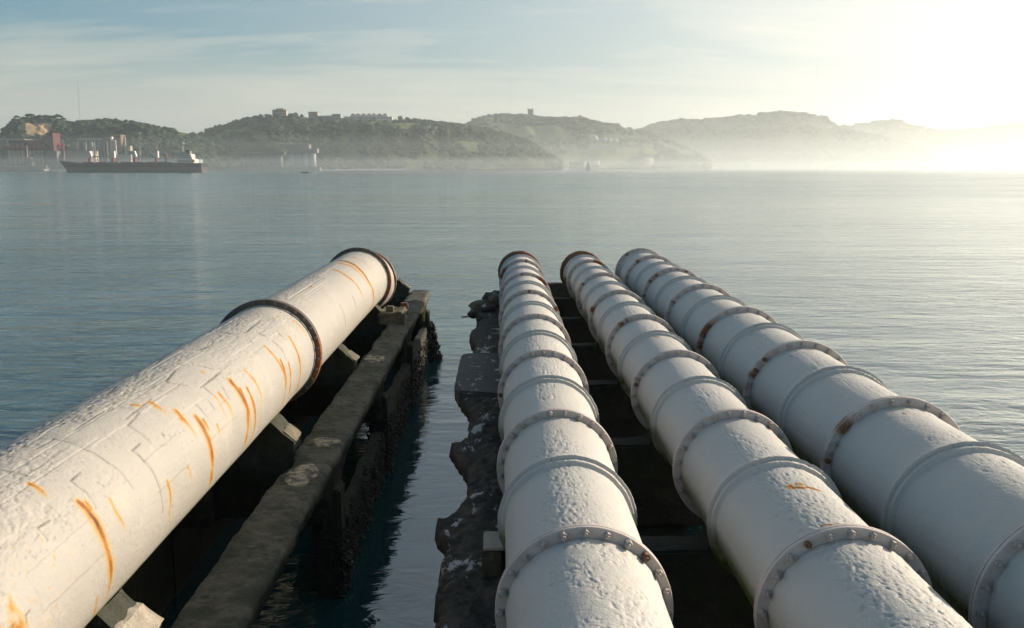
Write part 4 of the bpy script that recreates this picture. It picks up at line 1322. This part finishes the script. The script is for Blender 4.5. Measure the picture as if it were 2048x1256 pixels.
# overlapping paint plates with crisp edges
plates = [(6.0, 7.4, -6, 30), (7.0, 7.9, 16, 48), (5.1, 5.9, 20, 60), (8.2, 8.9, -4, 14), (9.1, 10.2, 6, 34), (10.4, 11.2, -6, 15), (8.4, 8.9, 38, 52), (9.6, 10.1, 44, 58),
          (6.3, 7.0, 56, 80), (4.4, 5.0, 10, 44), (12.6, 14.4, -8, 12), (13.2, 15.0, 14, 22), (15.3, 17.0, -4, 6), (4.6, 5.4, 62, 84), (7.5, 8.3, 60, 78), (10.4, 10.9, 30, 42), (11.0, 11.5, 26, 36), (3.5, 4.2, 20, 50), (5.6, 6.4, -14, -2), (7.9, 9.0, -16, -6), (9.6, 11.0, -15, -9)]
for y0, y1, a0, a1 in plates:
    w1 = (fbm(YY * 7, AA * 0 + y0, 2, 320) - .5) * 0.03; w2 = (fbm(AA * 7, YY * 0 + y1, 2, 322) - .5) * 0.04
    e1 = np.clip(((YY - y0 + w2) / 0.012), 0, 1) * np.clip((y1 - YY + w2) / 0.012, 0, 1)
    e2 = np.clip((AA - R(a0) + w1) * RD / 0.012, 0, 1) * np.clip((R(a1) - AA + w1) * RD / 0.012, 0, 1)
    H_ += e1 * e2 * 0.0042
# spiral/longitudinal seam lines
for a0 in (-9, 13, 27):
    da = (AA - R(a0) - (fbm(YY * 1.5, AA * 0, 2, a0 + 400) - .5) * 0.03) * RD
    H_ -= 0.003 * np.exp(-(da / 0.008) ** 2) * (fbm(YY * 1.6, AA * 0, 2, 330 + a0) > 0.56)
cracks = [[(73, 878), (105, 878), (138, 885), (174, 900), (211, 922), (240, 942), (258, 965), (267, 977)],
          [(280, 886), (265, 900), (290, 923), (309, 952), (320, 981), (326, 1027)],
          [(160, 944), (140, 963), (171, 985), (192, 1014)], [(100, 1039), (76, 1055), (95, 1080)],
          [(241, 814), (278, 826), (255, 850), (283, 867), (301, 885)], [(0, 940), (33, 944), (67, 958)],
          [(147, 862), (211, 820)], [(71, 898), (98, 883)], [(325, 865), (329, 875)], [(394, 809), (414, 833), (427, 858)], [(416, 802), (428, 816)],
          [(705, 592), (712, 619)], [(680, 610), (689, 632), (691, 655)], [(545, 682), (563, 698), (573, 719)], [(409, 775), (430, 794)],
          [(445, 775), (459, 798)], [(435, 665), (470, 670)], [(513, 664), (536, 677)], [(552, 660), (568, 679)], [(525, 553), (600, 572)],
          [(620, 555), (650, 558)], [(500, 682), (505, 686)], [(440, 745), (400, 775)], [(350, 740), (330, 765), (372, 772)], [(300, 800), (250, 838)], [(469, 658), (490, 665), (520, 640)],
          [(240, 766), (215, 785), (262, 782)], [(60, 1222), (50, 1232), (56, 1256)], [(390, 702), (420, 690)], [(395, 730), (425, 738)], [(340, 705), (310, 730)]]
for cpts in cracks:
    pts = poly_on(cpts, 0.008)
    n = len(pts)
    for k, (y, a) in enumerate(pts):
        tt = k / max(1, n - 1)
        wgt = 0.35 + 0.65 * math.sin(PI * min(1, tt * 1.0 + .12)) * (0.6 + 0.6 * mnoise.noise(Vector((k * .13, y, a))))
        wob = mnoise.noise(Vector((k * 0.2, y * 3, 0))) * 0.006
        wd = 0.0065 + 0.0013 * max(0, y - 4)
        stamp(D_, Ys, An, RD, y + wob, a, wd, wd, 0.95 * max(.25, wgt), 'max')
        stamp(H_, Ys, An, RD, y + wob, a, wd, wd, -0.0022, 'add')
streaks = [(1.0, .028, [(156, 1005), (189, 1043), (211, 1090), (221, 1134), (218, 1178), (209, 1203)]), (.7, .02, [(171, 1005), (182, 1025), (196, 1054)]),
           (1.0, .03, [(392, 833), (410, 865), (423, 905), (423, 945), (418, 974), (405, 1001)]), (.8, .02, [(406, 840), (418, 865)]),
           (.75, .03, [(350, 822), (374, 847), (394, 876)]), (.6, .025, [(296, 804), (320, 818), (341, 836)]), (.7, .02, [(58, 968), (80, 982), (96, 998)]),
           (.55, .018, [(218, 998), (229, 1021), (254, 1069)]), (.6, .018, [(334, 962), (341, 989), (339, 1025), (336, 1054)]), (.45, .014, [(375, 931), (383, 956), (383, 981)]),
           (.6, .015, [(433, 849), (441, 873)]), (.5, .018, [(194, 1196), (189, 1221), (183, 1243)]),
           (1.1, .055, [(677, 521), (698, 525), (719, 539), (736, 562), (747, 590), (745, 611), (740, 628)]), (.8, .04, [(680, 527), (700, 532), (720, 548), (733, 570)]),
           (.85, .045, [(666, 539), (691, 551), (712, 569), (724, 590), (726, 611)]), (.45, .04, [(698, 514), (726, 523), (747, 548), (754, 583)]),
           (.6, .03, [(587, 641), (603, 656), (614, 674)]), (.8, .028, [(578, 674), (593, 702), (600, 733), (596, 768), (587, 793)]),
           (.7, .028, [(529, 693), (551, 716), (565, 740), (571, 768), (568, 796), (556, 831)]), (1.05, .026, [(561, 721), (572, 765), (569, 790)]),
           (.8, .026, [(577, 726), (581, 751), (579, 782), (572, 807)]), (.6, .026, [(488, 740), (509, 761), (521, 793), (523, 828)]),
           (1.1, .035, [(461, 763), (479, 786), (493, 814), (496, 845), (492, 877), (486, 900)]), (.8, .03, [(480, 779), (492, 807), (500, 838), (498, 870)]),
           (.9, .026, [(494, 777), (505, 803), (510, 838), (505, 870), (491, 898)]), (.7, .022, [(437, 786), (456, 810), (468, 845)]), (.45, .022, [(430, 793), (446, 821), (456, 845)]),
           (.8, .02, [(621, 573), (623, 576)]), (.6, .02, [(405, 743), (410, 746)]), (.8, .015, [(262, 810), (285, 814)]), (.45, .015, [(48, 895), (62, 898)])]
for amp, wd, pp in streaks:
    pts = poly_on(pp, 0.010)
    n = len(pts)
    for k, (y, a) in enumerate(pts):
        tt = k / max(1, n - 1)
        am = amp * (1 - 0.62 * tt ** 1.2) * (0.85 + 0.3 * mnoise.noise(Vector((k * 0.09, y, 1))))
        wv = wd * 2.0 * (0.5 + 0.8 * math.sin(PI * min(1, tt + 0.08)) ** 0.6)
        stamp(Ru, Ys, An, RD, y, a, wv, wv * .8, am * 0.5, 'max')
        stamp(Ru, Ys, An, RD, y, a + 0.02, wv * 2.1, wv * 1.4, am * 0.13, 'max')
        stamp(Ru, Ys, An, RD, y + wv * .12, a, wv * .45, wv * .5, am * 1.05, 'max')
# rusty old joint near the camera, scattered specks
rgn = (fbm(YY * 6, AA * 3, 4, 350))
Ru = np.maximum(Ru, np.clip(1.2 - np.abs(YY - 4.20) / 0.26, 0, 1) * np.clip((AA - R(44)) / R(14), 0, 1) * np.clip((rgn - 0.36) * 4.2, 0, 1) * 0.9)
Ru = np.maximum(Ru, np.clip(1 - np.abs(YY - 4.75) / 0.6, 0, 1) * np.clip((AA - R(35)) / R(20), 0, 1) * np.clip((fbm(YY * 26, AA * 20, 4, 352) - 0.60) * 4, 0, 1) * 0.35)
H_ += 0.012 * np.exp(-((YY - 4.32) / 0.10) ** 4) - 0.012 * np.exp(-((YY - 4.16) / 0.02) ** 2)
H_ += (fbm(YY * 14, AA * 9, 3, 356) - .5) * 0.03 * np.exp(-((YY - 4.3) / 0.22) ** 2)
Mo = np.clip((AA - R(122)) / R(9), 0, 1) * (0.5 + fbm(YY * 1.3, AA * 2, 3, 4)) + 0 * YY
Mo = np.maximum(Mo, 0)
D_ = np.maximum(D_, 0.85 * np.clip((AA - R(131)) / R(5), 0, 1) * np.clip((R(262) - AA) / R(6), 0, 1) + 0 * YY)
rr = RD + H_
V = np.zeros(H_.shape + (3,))
V[..., 0] = XD + rr * np.sin(AA); V[..., 1] = YY + 0 * AA; V[..., 2] = ZD + rr * np.cos(AA)
link('pipe_body', grid_mesh('pipe_body', V - oo, len(Ys), len(An), True, {'dirt': D_, 'rust': Ru, 'moss': Mo}), M['paint_big'], root)
bmx = bolt_mesh('big', 0.026, 0.020, simple('dark_bolt', (0.16, 0.13, 0.11), (0.07, 0.05, 0.04), 40, 0.6), 6)
for f, mk in ((11.9, 'flange_dark'), (19.72, 'flange_dark')):
    T_ = 0.05
    prof = [(f - T_, RD - .02), (f - T_, RDF - .004), (f - T_ + .006, RDF), (f - .006, RDF), (f - .006, RDF - .02), (f + .006, RDF - .02), (f + .006, RDF), (f + T_ - .006, RDF), (f + T_, RDF - .004), (f + T_, RD - .02)]
    fo = lathe_ring('flange', prof, XD, ZD, M[mk], root, oo, 240, lambda an, y, r_: bands(an, [(R(70), R(120), .9)]), 0.004, int(f))
    lathe_ring('paint_collar', [(f - T_ - .045, RD - .02), (f - T_ - .045, RD + .012), (f - T_ - .004, RD + .016), (f - T_ - .004, RD - .02)], XD, ZD, M['paint_big'], root, oo, 200, None, 0.006, 7)
    for b in range(30):
        a = b * 12
        if a > 180: a -= 360
        if not (-40 <= a <= 134): continue
        rrb = RDF - 0.038
        bo = bpy.data.objects.new('bolt', bmx); C.objects.link(bo); bo.parent = fo
        bo.location = (rrb * math.sin(R(a)), f - T_ - oo[1] + .001, rrb * math.cos(R(a)))
        bo.rotation_euler = (0, rnd.uniform(0, 1), 0)
# end stub bent down to the right with a second rusty rim
mbn = 14
V = np.zeros((mbn, 96, 3)); an = np.linspace(0, 2 * PI, 96, endpoint=False)
for i in range(mbn):
    t_ = i / (mbn - 1)
    yy = 19.77 + 0.42 * t_
    rr_ = RD + 0.015
    V[i, :, 0] = XD + 0.10 * t_ + rr_ * np.sin(an); V[i, :, 1] = yy + 0.16 * np.cos(an) * t_; V[i, :, 2] = ZD - 0.07 * t_ + rr_ * np.cos(an)
z0 = np.zeros((mbn, 96))
link('end_stub', grid_mesh('end_stub', V - oo, mbn, 96, True, {'dirt': z0, 'rust': z0, 'moss': z0}), M['paint_big'], root)
lathe_ring('end_rim', [(20.15, RD - .05), (20.15, RD + .035), (20.19, RD + .045), (20.22, RD + .03), (20.22, RD - .06)], XD + 0.10, ZD - 0.06, M['flange_brown'], root, oo, 120, None, 0.03, 77)

# ------------------------------------------------------------------ left trestle
BT = CAMZ - 3.3                  # beam top
tr = empty('concrete_trestle', (-3.1, 12, 0)); tag(tr, 'long weathered concrete trestle with arched side carrying the big left pipe', 'pier')
oo = tr.location.copy()
COL = [1.4, 5.85, 10.45, 14.9, 19.35, 23.95]
def arcade(x0, x1, name):
    """beam with arched underside: dense outline, extruded and roughened"""
    top, und = [], []
    y0, y1 = -1.0, 24.35
    n = 1100
    ysl = np.linspace(y0, y1, n)
    zl = []
    for y in ysl:
        z = BT - 0.36
        for c_ in COL:
            d = abs(y - c_) - 0.2
            if d < 0.85:
                q = max(0, 0.85 - max(d, 0)) / 0.85
                z = min(z, BT - 0.36 - 0.60 * (1 - math.sqrt(max(0, 1 - q * q))))
        zl.append(z)
    xsn = 9
    rows = []
    for i, y in enumerate(ysl):
        prof = []
        e = lambda k: 0.022 * (mnoise.noise(Vector((y * 2.3, k * 3.1, 7))) + 0.7 * mnoise.noise(Vector((y * 8.1, k * 5.3, 2))))
        chip = max(0, mnoise.noise(Vector((y * 1.1, 4.4, 9))) - 0.05) * 0.22
        chipl = max(0, mnoise.noise(Vector((y * 1.4, 14.4, 3))) - 0.05) * 0.20
        xl, xr = x0 + e(1) + chipl * .6, x1 + e(2) - chip * .5
        zt_ = BT
        for k in range(xsn):
            f_ = k / (xsn - 1)
            xx = xl + 0.03 + (xr - xl - 0.07) * f_
            zz = zt_ + 0.030 * mnoise.noise(Vector((xx * 4, y * 2.2, 3))) + 0.022 * mnoise.noise(Vector((xx * 13, y * 11, 3)))
            if f_ > .8: zz -= chip * .45
            if f_ < .15: zz -= chipl * .3
            prof.append((xx, y, zz))
        prof.append((xr, y, zt_ - 0.05 - chip * .4 + e(3)))
        prof.append((xr - 0.02 + e(4), y, zt_ - 0.17 + e(5)))
        prof.append((xr - 0.09, y, zt_ - 0.20))
        prof.append((xr - 0.11, y, zl[i] + e(8) * .5))
        prof.append((xl + 0.08, y, zl[i] + e(9) * .5))
        prof.append((xl + e(6), y, zt_ - 0.2))
        prof.append((xl, y, zt_ - 0.045 - chipl * .3))
        rows.append(prof)
    V_ = np.array(rows)
    nc_ = V_.shape[1]
    me = grid_mesh(name, V_ - np.array(oo), n, nc_, True, smooth=True)
    bm = bmesh.new(); bm.from_mesh(me); bm.verts.ensure_lookup_table()
    bm.faces.new([bm.verts[k] for k in range(nc_)]); bm.faces.new([bm.verts[(n - 1) * nc_ + k] for k in range(nc_)][::-1])
    bm.to_mesh(me); bm.free()
    return link(name, me, M['conc'], tr)
arcade(-2.44, -1.90, 'side_beam')
arcade(-4.30, -3.32, 'side_beam')
for yc in COL:
    for xl, xr in ((-2.22, -1.92), (-4.22, -3.94)):
        mb = MB(); mb.box((xl, yc - 0.19, -1.2), (xr, yc + 0.19, BT - 0.5), 0.03)
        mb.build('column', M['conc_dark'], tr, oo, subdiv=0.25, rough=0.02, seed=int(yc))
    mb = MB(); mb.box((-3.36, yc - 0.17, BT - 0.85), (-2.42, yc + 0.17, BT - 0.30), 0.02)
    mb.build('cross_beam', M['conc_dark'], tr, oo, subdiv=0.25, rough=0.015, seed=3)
    # cradle hugging the pipe, the shade on its face painted in as darker concrete
    pts = []
    for k in range(15):
        a = R(138 + 84 * k / 14)
        pts.append((XD + (RD + .004) * math.sin(a), ZD + (RD + .004) * math.cos(a)))
    xo = -2.47
    pts = [(xo, BT - 0.31), (xo + .03, BT + 0.10), (xo - .10, BT + 0.20)] + [(x, z) for x, z in pts] + [(XD - (-2.60 - XD), BT + 0.18), (XD * 2 - xo, BT + 0.05), (XD * 2 - xo, BT - 0.31)]
    mb = MB(); mb.prism(pts, 'y', yc - 0.20, yc + 0.20)
    mb.build('cradle', M['conc_dark'], tr, oo, subdiv=0.09, rough=0.028, seed=int(yc * 3))
    # chipped pale lip along the shoulder
    mb = MB(); mb.prism([(xo + .035, BT + 0.085), (xo - .10, BT + 0.205), (xo - .22, BT + .215), (xo - .22, BT + .235), (xo - .095, BT + .222), (xo + .05, BT + .10)], 'y', yc - 0.16, yc + 0.205)
    mb.build('cradle_lip', M['saddle'] if yc != 5.85 else M['saddle_lt'], tr, oo, subdiv=0.04, rough=0.030, seed=int(yc * 5))
mb = MB(); mb.box((-4.05, -1.0, -1.2), (-3.97, 24.2, BT - 0.30), .0); mb.build('added_light_block', M['conc_dark'], tr, oo, subdiv=.6, rough=.02, seed=8)  # unseen wall added to block light and turn the water under the pipe black
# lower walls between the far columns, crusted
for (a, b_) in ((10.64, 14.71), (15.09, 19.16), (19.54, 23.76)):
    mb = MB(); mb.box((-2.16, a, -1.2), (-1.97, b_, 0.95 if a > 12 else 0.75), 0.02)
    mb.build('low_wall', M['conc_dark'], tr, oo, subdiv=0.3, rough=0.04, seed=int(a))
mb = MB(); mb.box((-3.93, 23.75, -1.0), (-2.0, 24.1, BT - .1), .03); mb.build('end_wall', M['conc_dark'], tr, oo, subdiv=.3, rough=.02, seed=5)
# broken block and bolts at the pipe mouth
mb = MB(); mb.box((-2.62, 18.9, BT - .05), (-2.08, 19.75, BT + 0.24), .04); mb.build('anchor_block', M['saddle'], tr, oo, subdiv=0.08, rough=0.05, seed=33)
mb = MB(); mb.box((-2.46, 19.05, BT + .2), (-2.30, 19.2, BT + .36), .015); mb.build('anchor_stub', M['saddle'], tr, oo, subdiv=.05, rough=.012, seed=3)
mb = MB(); mb.box((-2.24, 19.9, BT - .02), (-2.08, 20.05, BT + .30), .015); mb.build('anchor_stub', M['flange_brown'], tr, oo, subdiv=.05, rough=.012, seed=4)
# pale spalled pits in the beam top: shallow rings with a light floor
def pit(x, y, rx, ry, parent, zt_, m_, oo_, seed):
    rr_ = random.Random(seed)
    n = 26
    mb = MB(); bm = mb.bm
    c_ = bm.verts.new((x, y, zt_ + .020)); prev = []
    rings_ = []
    for q, z in ((.45, .020), (.8, .026), (1.0, .012), (1.12, -.03)):
        rg_ = []
        for k in range(n):
            a = 2 * PI * k / n
            w_ = q * (1 + .22 * mnoise.noise(Vector((math.cos(a) * 1.5, math.sin(a) * 1.5, seed))))
            rg_.append(bm.verts.new((x + rx * w_ * math.cos(a), y + ry * w_ * math.sin(a), zt_ + z + rr_.uniform(-.005, .005))))
        rings_.append(rg_)
    for k in range(n):
        bm.faces.new((c_, rings_[0][k], rings_[0][(k + 1) % n]))
    for r0, r1 in zip(rings_[:-1], rings_[1:]):
        for k in range(n):
            bm.faces.new((r0[k], r1[k], r1[(k + 1) % n], r0[(k + 1) % n]))
    return mb.build('spalled_patch', m_, parent, oo_)
for (u, v, rx, ry) in ((648, 885, .20, .16), (604, 950, .17, .33), (748, 717, .17, .28), (800, 625, .12, .3)):
    p = onz(u, v, BT)
    pit(p.x, p.y, rx, ry, tr, BT, M['patchy'] if 'patchy' in M else M.setdefault('patchy', concrete('spalled_concrete', (0.42, 0.36, 0.25), (0.075, 0.075, 0.068), (0.06, 0.06, 0.055), bump=1.0, sc=8.0, sharp=0.05)), oo, int(u))

# mussels: uncountable, along the lower columns and walls
rngm = np.random.default_rng(8)
VV, FF, off = [], [], 0
def shell_at(p, s_):
    global off
    T, Fc = TUFT[rngm.integers(0, 6)]
    q = rngm.normal(size=3); q /= np.linalg.norm(q)
    a = rngm.uniform(0, 6.28); ca, sa = math.cos(a), math.sin(a)
    t_ = T * np.array([1.5, .7, .6]) * s_
    t_ = np.stack([t_[:, 0] * ca - t_[:, 2] * sa, t_[:, 1], t_[:, 0] * sa + t_[:, 2] * ca], -1)
    VV.append(t_ + p); FF.append(Fc + off); off += len(T)
for k in range(1500):
    y = rngm.uniform(10.2, 24.3)
    z = rngm.uniform(-0.1, 0.9) * rngm.random() ** .3
    nearcol = min(abs(y - c_) for c_ in COL)
    x = -1.92 - .04 * rngm.random() if nearcol < .25 else -1.96
    shell_at(np.array([x + rngm.uniform(-.02, .05) * (1.6 if nearcol < .3 else 1), y, z]), rngm.uniform(.012, .030))
for k in range(900):
    c_ = COL[rngm.integers(1, 6)]
    a = rngm.uniform(0, 6.28)
    shell_at(np.array([-2.07 + .20 * math.cos(a), c_ + .24 * math.sin(a), rngm.uniform(-.1, .95)]), rngm.uniform(.018, .04))
for k in range(420):
    a = rngm.uniform(0, 6.28); q = rngm.random() ** .5
    zz = rngm.uniform(-.1, 1.0)
    shell_at(np.array([-1.90 + .26 * q * math.cos(a) * (1.2 - zz), 23.95 + .3 * q * math.sin(a), zz]), rngm.uniform(.03, .06))
tag(link('mussels', tri_mesh('mussels', VV, FF), M['mussel']), 'black mussels crusting the trestle legs near the waterline', 'mussels', kind='stuff')

# ------------------------------------------------------------------ right pier
pr = empty('concrete_pier', (1.8, 12, 0)); tag(pr, 'dark crumbling concrete pier with ragged ledge under the three ribbed pipes', 'pier')
oo = pr.location.copy()
DZ = CAMZ - 3.40
edge_px = [(948, 615), (958, 641), (940, 658), (944, 672), (953, 683), (942, 704), (926, 790), (944, 811), (940, 842), (943, 862), (902, 874), (911, 893), (925, 905), (938, 932), (938, 974), (909, 1003), (893, 1012), (873, 1029), (878, 1046), (902, 1069), (887, 1090), (884, 1110), (882, 1134), (886, 1155), (874, 1181), (880, 1210), (864, 1256)]
E = [onz(u, v, DZ) for u, v in edge_px]
E = [(p.x, p.y) for p in E]
E.sort(key=lambda p: -p[1])
ye = np.array([p[1] for p in E])[::-1]; xe = np.array([p[0] for p in E])[::-1]
n = 900
ysl = np.linspace(-1.0, 20.4, n)
rows = []
for y in ysl:
    xe_ = float(np.interp(y, ye, xe)) if y > ye[0] else -0.55 + 0.10 * mnoise.noise(Vector((y * 1.7, 0, 3)))
    xe_ += 0.028 * mnoise.noise(Vector((y * 5.0, 1, 1))) + 0.016 * mnoise.noise(Vector((y * 17, 1, 4)))
    prof = []
    K = 22
    for k in range(K):
        f_ = k / (K - 1)
        xx = xe_ + (0.55 - xe_) * f_
        amp = 1.0 if y < 13.5 else 0.5
        zz = DZ + amp * (0.085 * mnoise.noise(Vector((xx * 3, y * 1.6, 11))) + 0.055 * mnoise.noise(Vector((xx * 9, y * 8, 11))) + .035 * mnoise.noise(Vector((xx * 25, y * 21, 5)))) - 0.10 * (1 - f_) ** 6
        prof.append((xx, y, zz))
    prof += [(0.55, y, DZ - .5), (xe_ + 0.16, y, DZ - 0.42 + .05 * mnoise.noise(Vector((y * 3, 2, 2)))), (xe_ - .02 + .05 * mnoise.noise(Vector((y * 6, 5, 2))), y, DZ - .26)]
    rows.append(prof)
V_ = np.array(rows)
link('deck_slab', grid_mesh('deck_slab', V_ - np.array(oo), n, V_.shape[1], True, smooth=True), M['deck'], pr)
# intact slab
pp = [onz(u, v, DZ + .06) for u, v in ((1000, 704), (935, 705), (922, 709), (909, 765), (918, 781), (1004, 787))]
mb = MB(); mb.prism([(p.x, p.y) for p in pp] , 'z', DZ - .24, DZ + .055)
bmesh.ops.bevel(mb.bm, geom=[e for e in mb.bm.edges], offset=.03, segments=2, affect='EDGES')
mb.build('intact_slab', M['slab'], pr, oo, subdiv=.12, rough=.012, seed=9)
# far broken head of the ledge with rubble and bent bar
mb = MB(); mb.box((-.52, 20.3, DZ - .5), (.3, 22.6, DZ + .0), .05); mb.build('broken_head', M['deck'], pr, oo, subdiv=.12, rough=.10, seed=14)
for k, (x, y, z, s_) in enumerate([(-.50, 21.6, DZ + .06, .22), (-.25, 22.2, DZ + .16, .2), (-.08, 21.6, DZ + .22, .2), (-.62, 21.2, DZ - .06, .14), (-.3, 21.1, DZ + .08, .16), (-.05, 22.5, DZ + .2, .18)]):
    mb = MB(); rr_ = random.Random(k); mb.ico((x, y, z), s_, 2, (1.2, 1, .75), .22, rr_); mb.build('rubble_lump', M['saddle'] if k in (0, 2) else M['deck'], pr, oo)
mb = MB()
pts = [Vector((-.35, 20.6, DZ + .02)), Vector((-.6, 20.5, DZ + .03)), Vector((-.68, 20.45, DZ + .08)), Vector((-.74, 20.4, DZ + .01)), Vector((-.90, 20.3, DZ + .015))]
for a, b_ in zip(pts[:-1], pts[1:]): mb.cyl(a, b_, .016, None, 6)
mb.build('bent_bar', M['rebar'], pr, oo)
CB = CAMZ - 3.2
for k in range(8):
    yb = 7.15 + 2.94 * k - 2.94
    if yb > 24.9: break
    first = k == 1
    mb = MB(); mb.box((0.02 if not first else 0.01, yb, CB - 1.0), (4.2, yb + .34, CB), .025)
    mb.build('cross_beam', M['conc_dark'], pr, oo, subdiv=.16, rough=.022, seed=k)
    # pads under each pipe
    for X, r_, h_ in ((.51, .48, 2.70), (2.128, .48, 2.72), (3.44, .565, 2.60)):
        zc_ = CAMZ - h_
        pts = [(X + (r_ + .004) * math.sin(R(a)), zc_ + (r_ + .004) * math.cos(R(a))) for a in range(140, 221, 8)]
        w_ = .36
        pts = [(X + w_ + .04, CB - .03)] + [(X + w_, max(CB + .04, pts[0][1] - .02))] + pts + [(X - w_, max(CB + .04, pts[0][1] - .02)), (X - w_ - .04, CB - .03)]
        if k >= 1:
            mb = MB(); mb.prism(pts, 'y', yb + .03, yb + .31); mb.build('pipe_pad', M['conc_dark'], pr, oo, subdiv=.1, rough=.02, seed=k)
mb = MB(); mb.box((-.155, 7.12, CB - 1.2), (0.005, 7.47, CB + .03), .012); mb.build('beam_end', M['saddle'], pr, oo, subdiv=.08, rough=.014, seed=2)
mb = MB(); mb.box((-.152, 7.10, CB + .034), (0.10, 7.46, CB + .06), .008); mb.build('beam_end_cap', M['saddle_lt'], pr, oo, subdiv=.06, rough=.008, seed=2)
mb = MB(); mb.box((.06, 7.02, CB - .02), (.9, 7.13, CB + .0), .005)
mb.build('broken_lip', M['conc_dark'], pr, oo, subdiv=.1, rough=.02)
for x0, x1 in ((-.12, .5), (1.6, 2.2), (3.55, 4.15)):
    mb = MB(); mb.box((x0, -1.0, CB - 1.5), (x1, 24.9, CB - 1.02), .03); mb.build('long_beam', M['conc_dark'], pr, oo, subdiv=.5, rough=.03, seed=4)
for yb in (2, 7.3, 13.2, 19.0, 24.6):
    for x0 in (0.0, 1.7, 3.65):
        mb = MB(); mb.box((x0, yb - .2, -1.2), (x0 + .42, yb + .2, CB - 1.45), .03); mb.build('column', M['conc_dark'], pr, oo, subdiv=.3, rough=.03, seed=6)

# ------------------------------------------------------------------ air
def vol(name, lo, hi, dens, col, aniso, label):
    mb = MB(); mb.box(lo, hi)
    m = bpy.data.materials.new(name); m.use_nodes = True; m.node_tree.nodes.clear()
    t = NT(m.node_tree)
    o_ = t.n('ShaderNodeOutputMaterial')
    pv_ = t.n('ShaderNodeVolumePrincipled', ins={'Color': col + (1,), 'Density': dens, 'Anisotropy': aniso})
    m.node_tree.links.new(pv_.outputs[0], o_.inputs['Volume'])
    ob = mb.build(name, m)
    tag(ob, label, name.replace('_', ' '), kind='stuff')
    return ob
vol('haze', (-4500, -300, -2), (4500, 6400, 366), 1.5e-4, (0.93, 0.975, 0.965), 0.62, 'thin pale haze over the river and the hills')
vol('sea_mist', (-4300, 620, -1), (4300, 5600, 14), 4.2e-4, (0.92, 0.975, 0.955), 0.5, 'densest white mist lying right on the far water')
vol('sea_mist', (-4310, 1000, -1.1), (4310, 5610, 42), 3.6e-4, (0.92, 0.975, 0.955), 0.5, 'middle white mist rising up the foot of the hills')
vol('sea_mist', (-4320, 1100, -1.2), (4320, 5620, 75), 1.8e-4, (0.92, 0.975, 0.955), 0.5, 'thin upper mist on the lower slopes of the hills')
vol('sea_mist', (-4330, 1400, -1.3), (4330, 5630, 135), 2.0e-4, (0.92, 0.975, 0.95), 0.68, 'thinnest high mist veiling the hilltops')
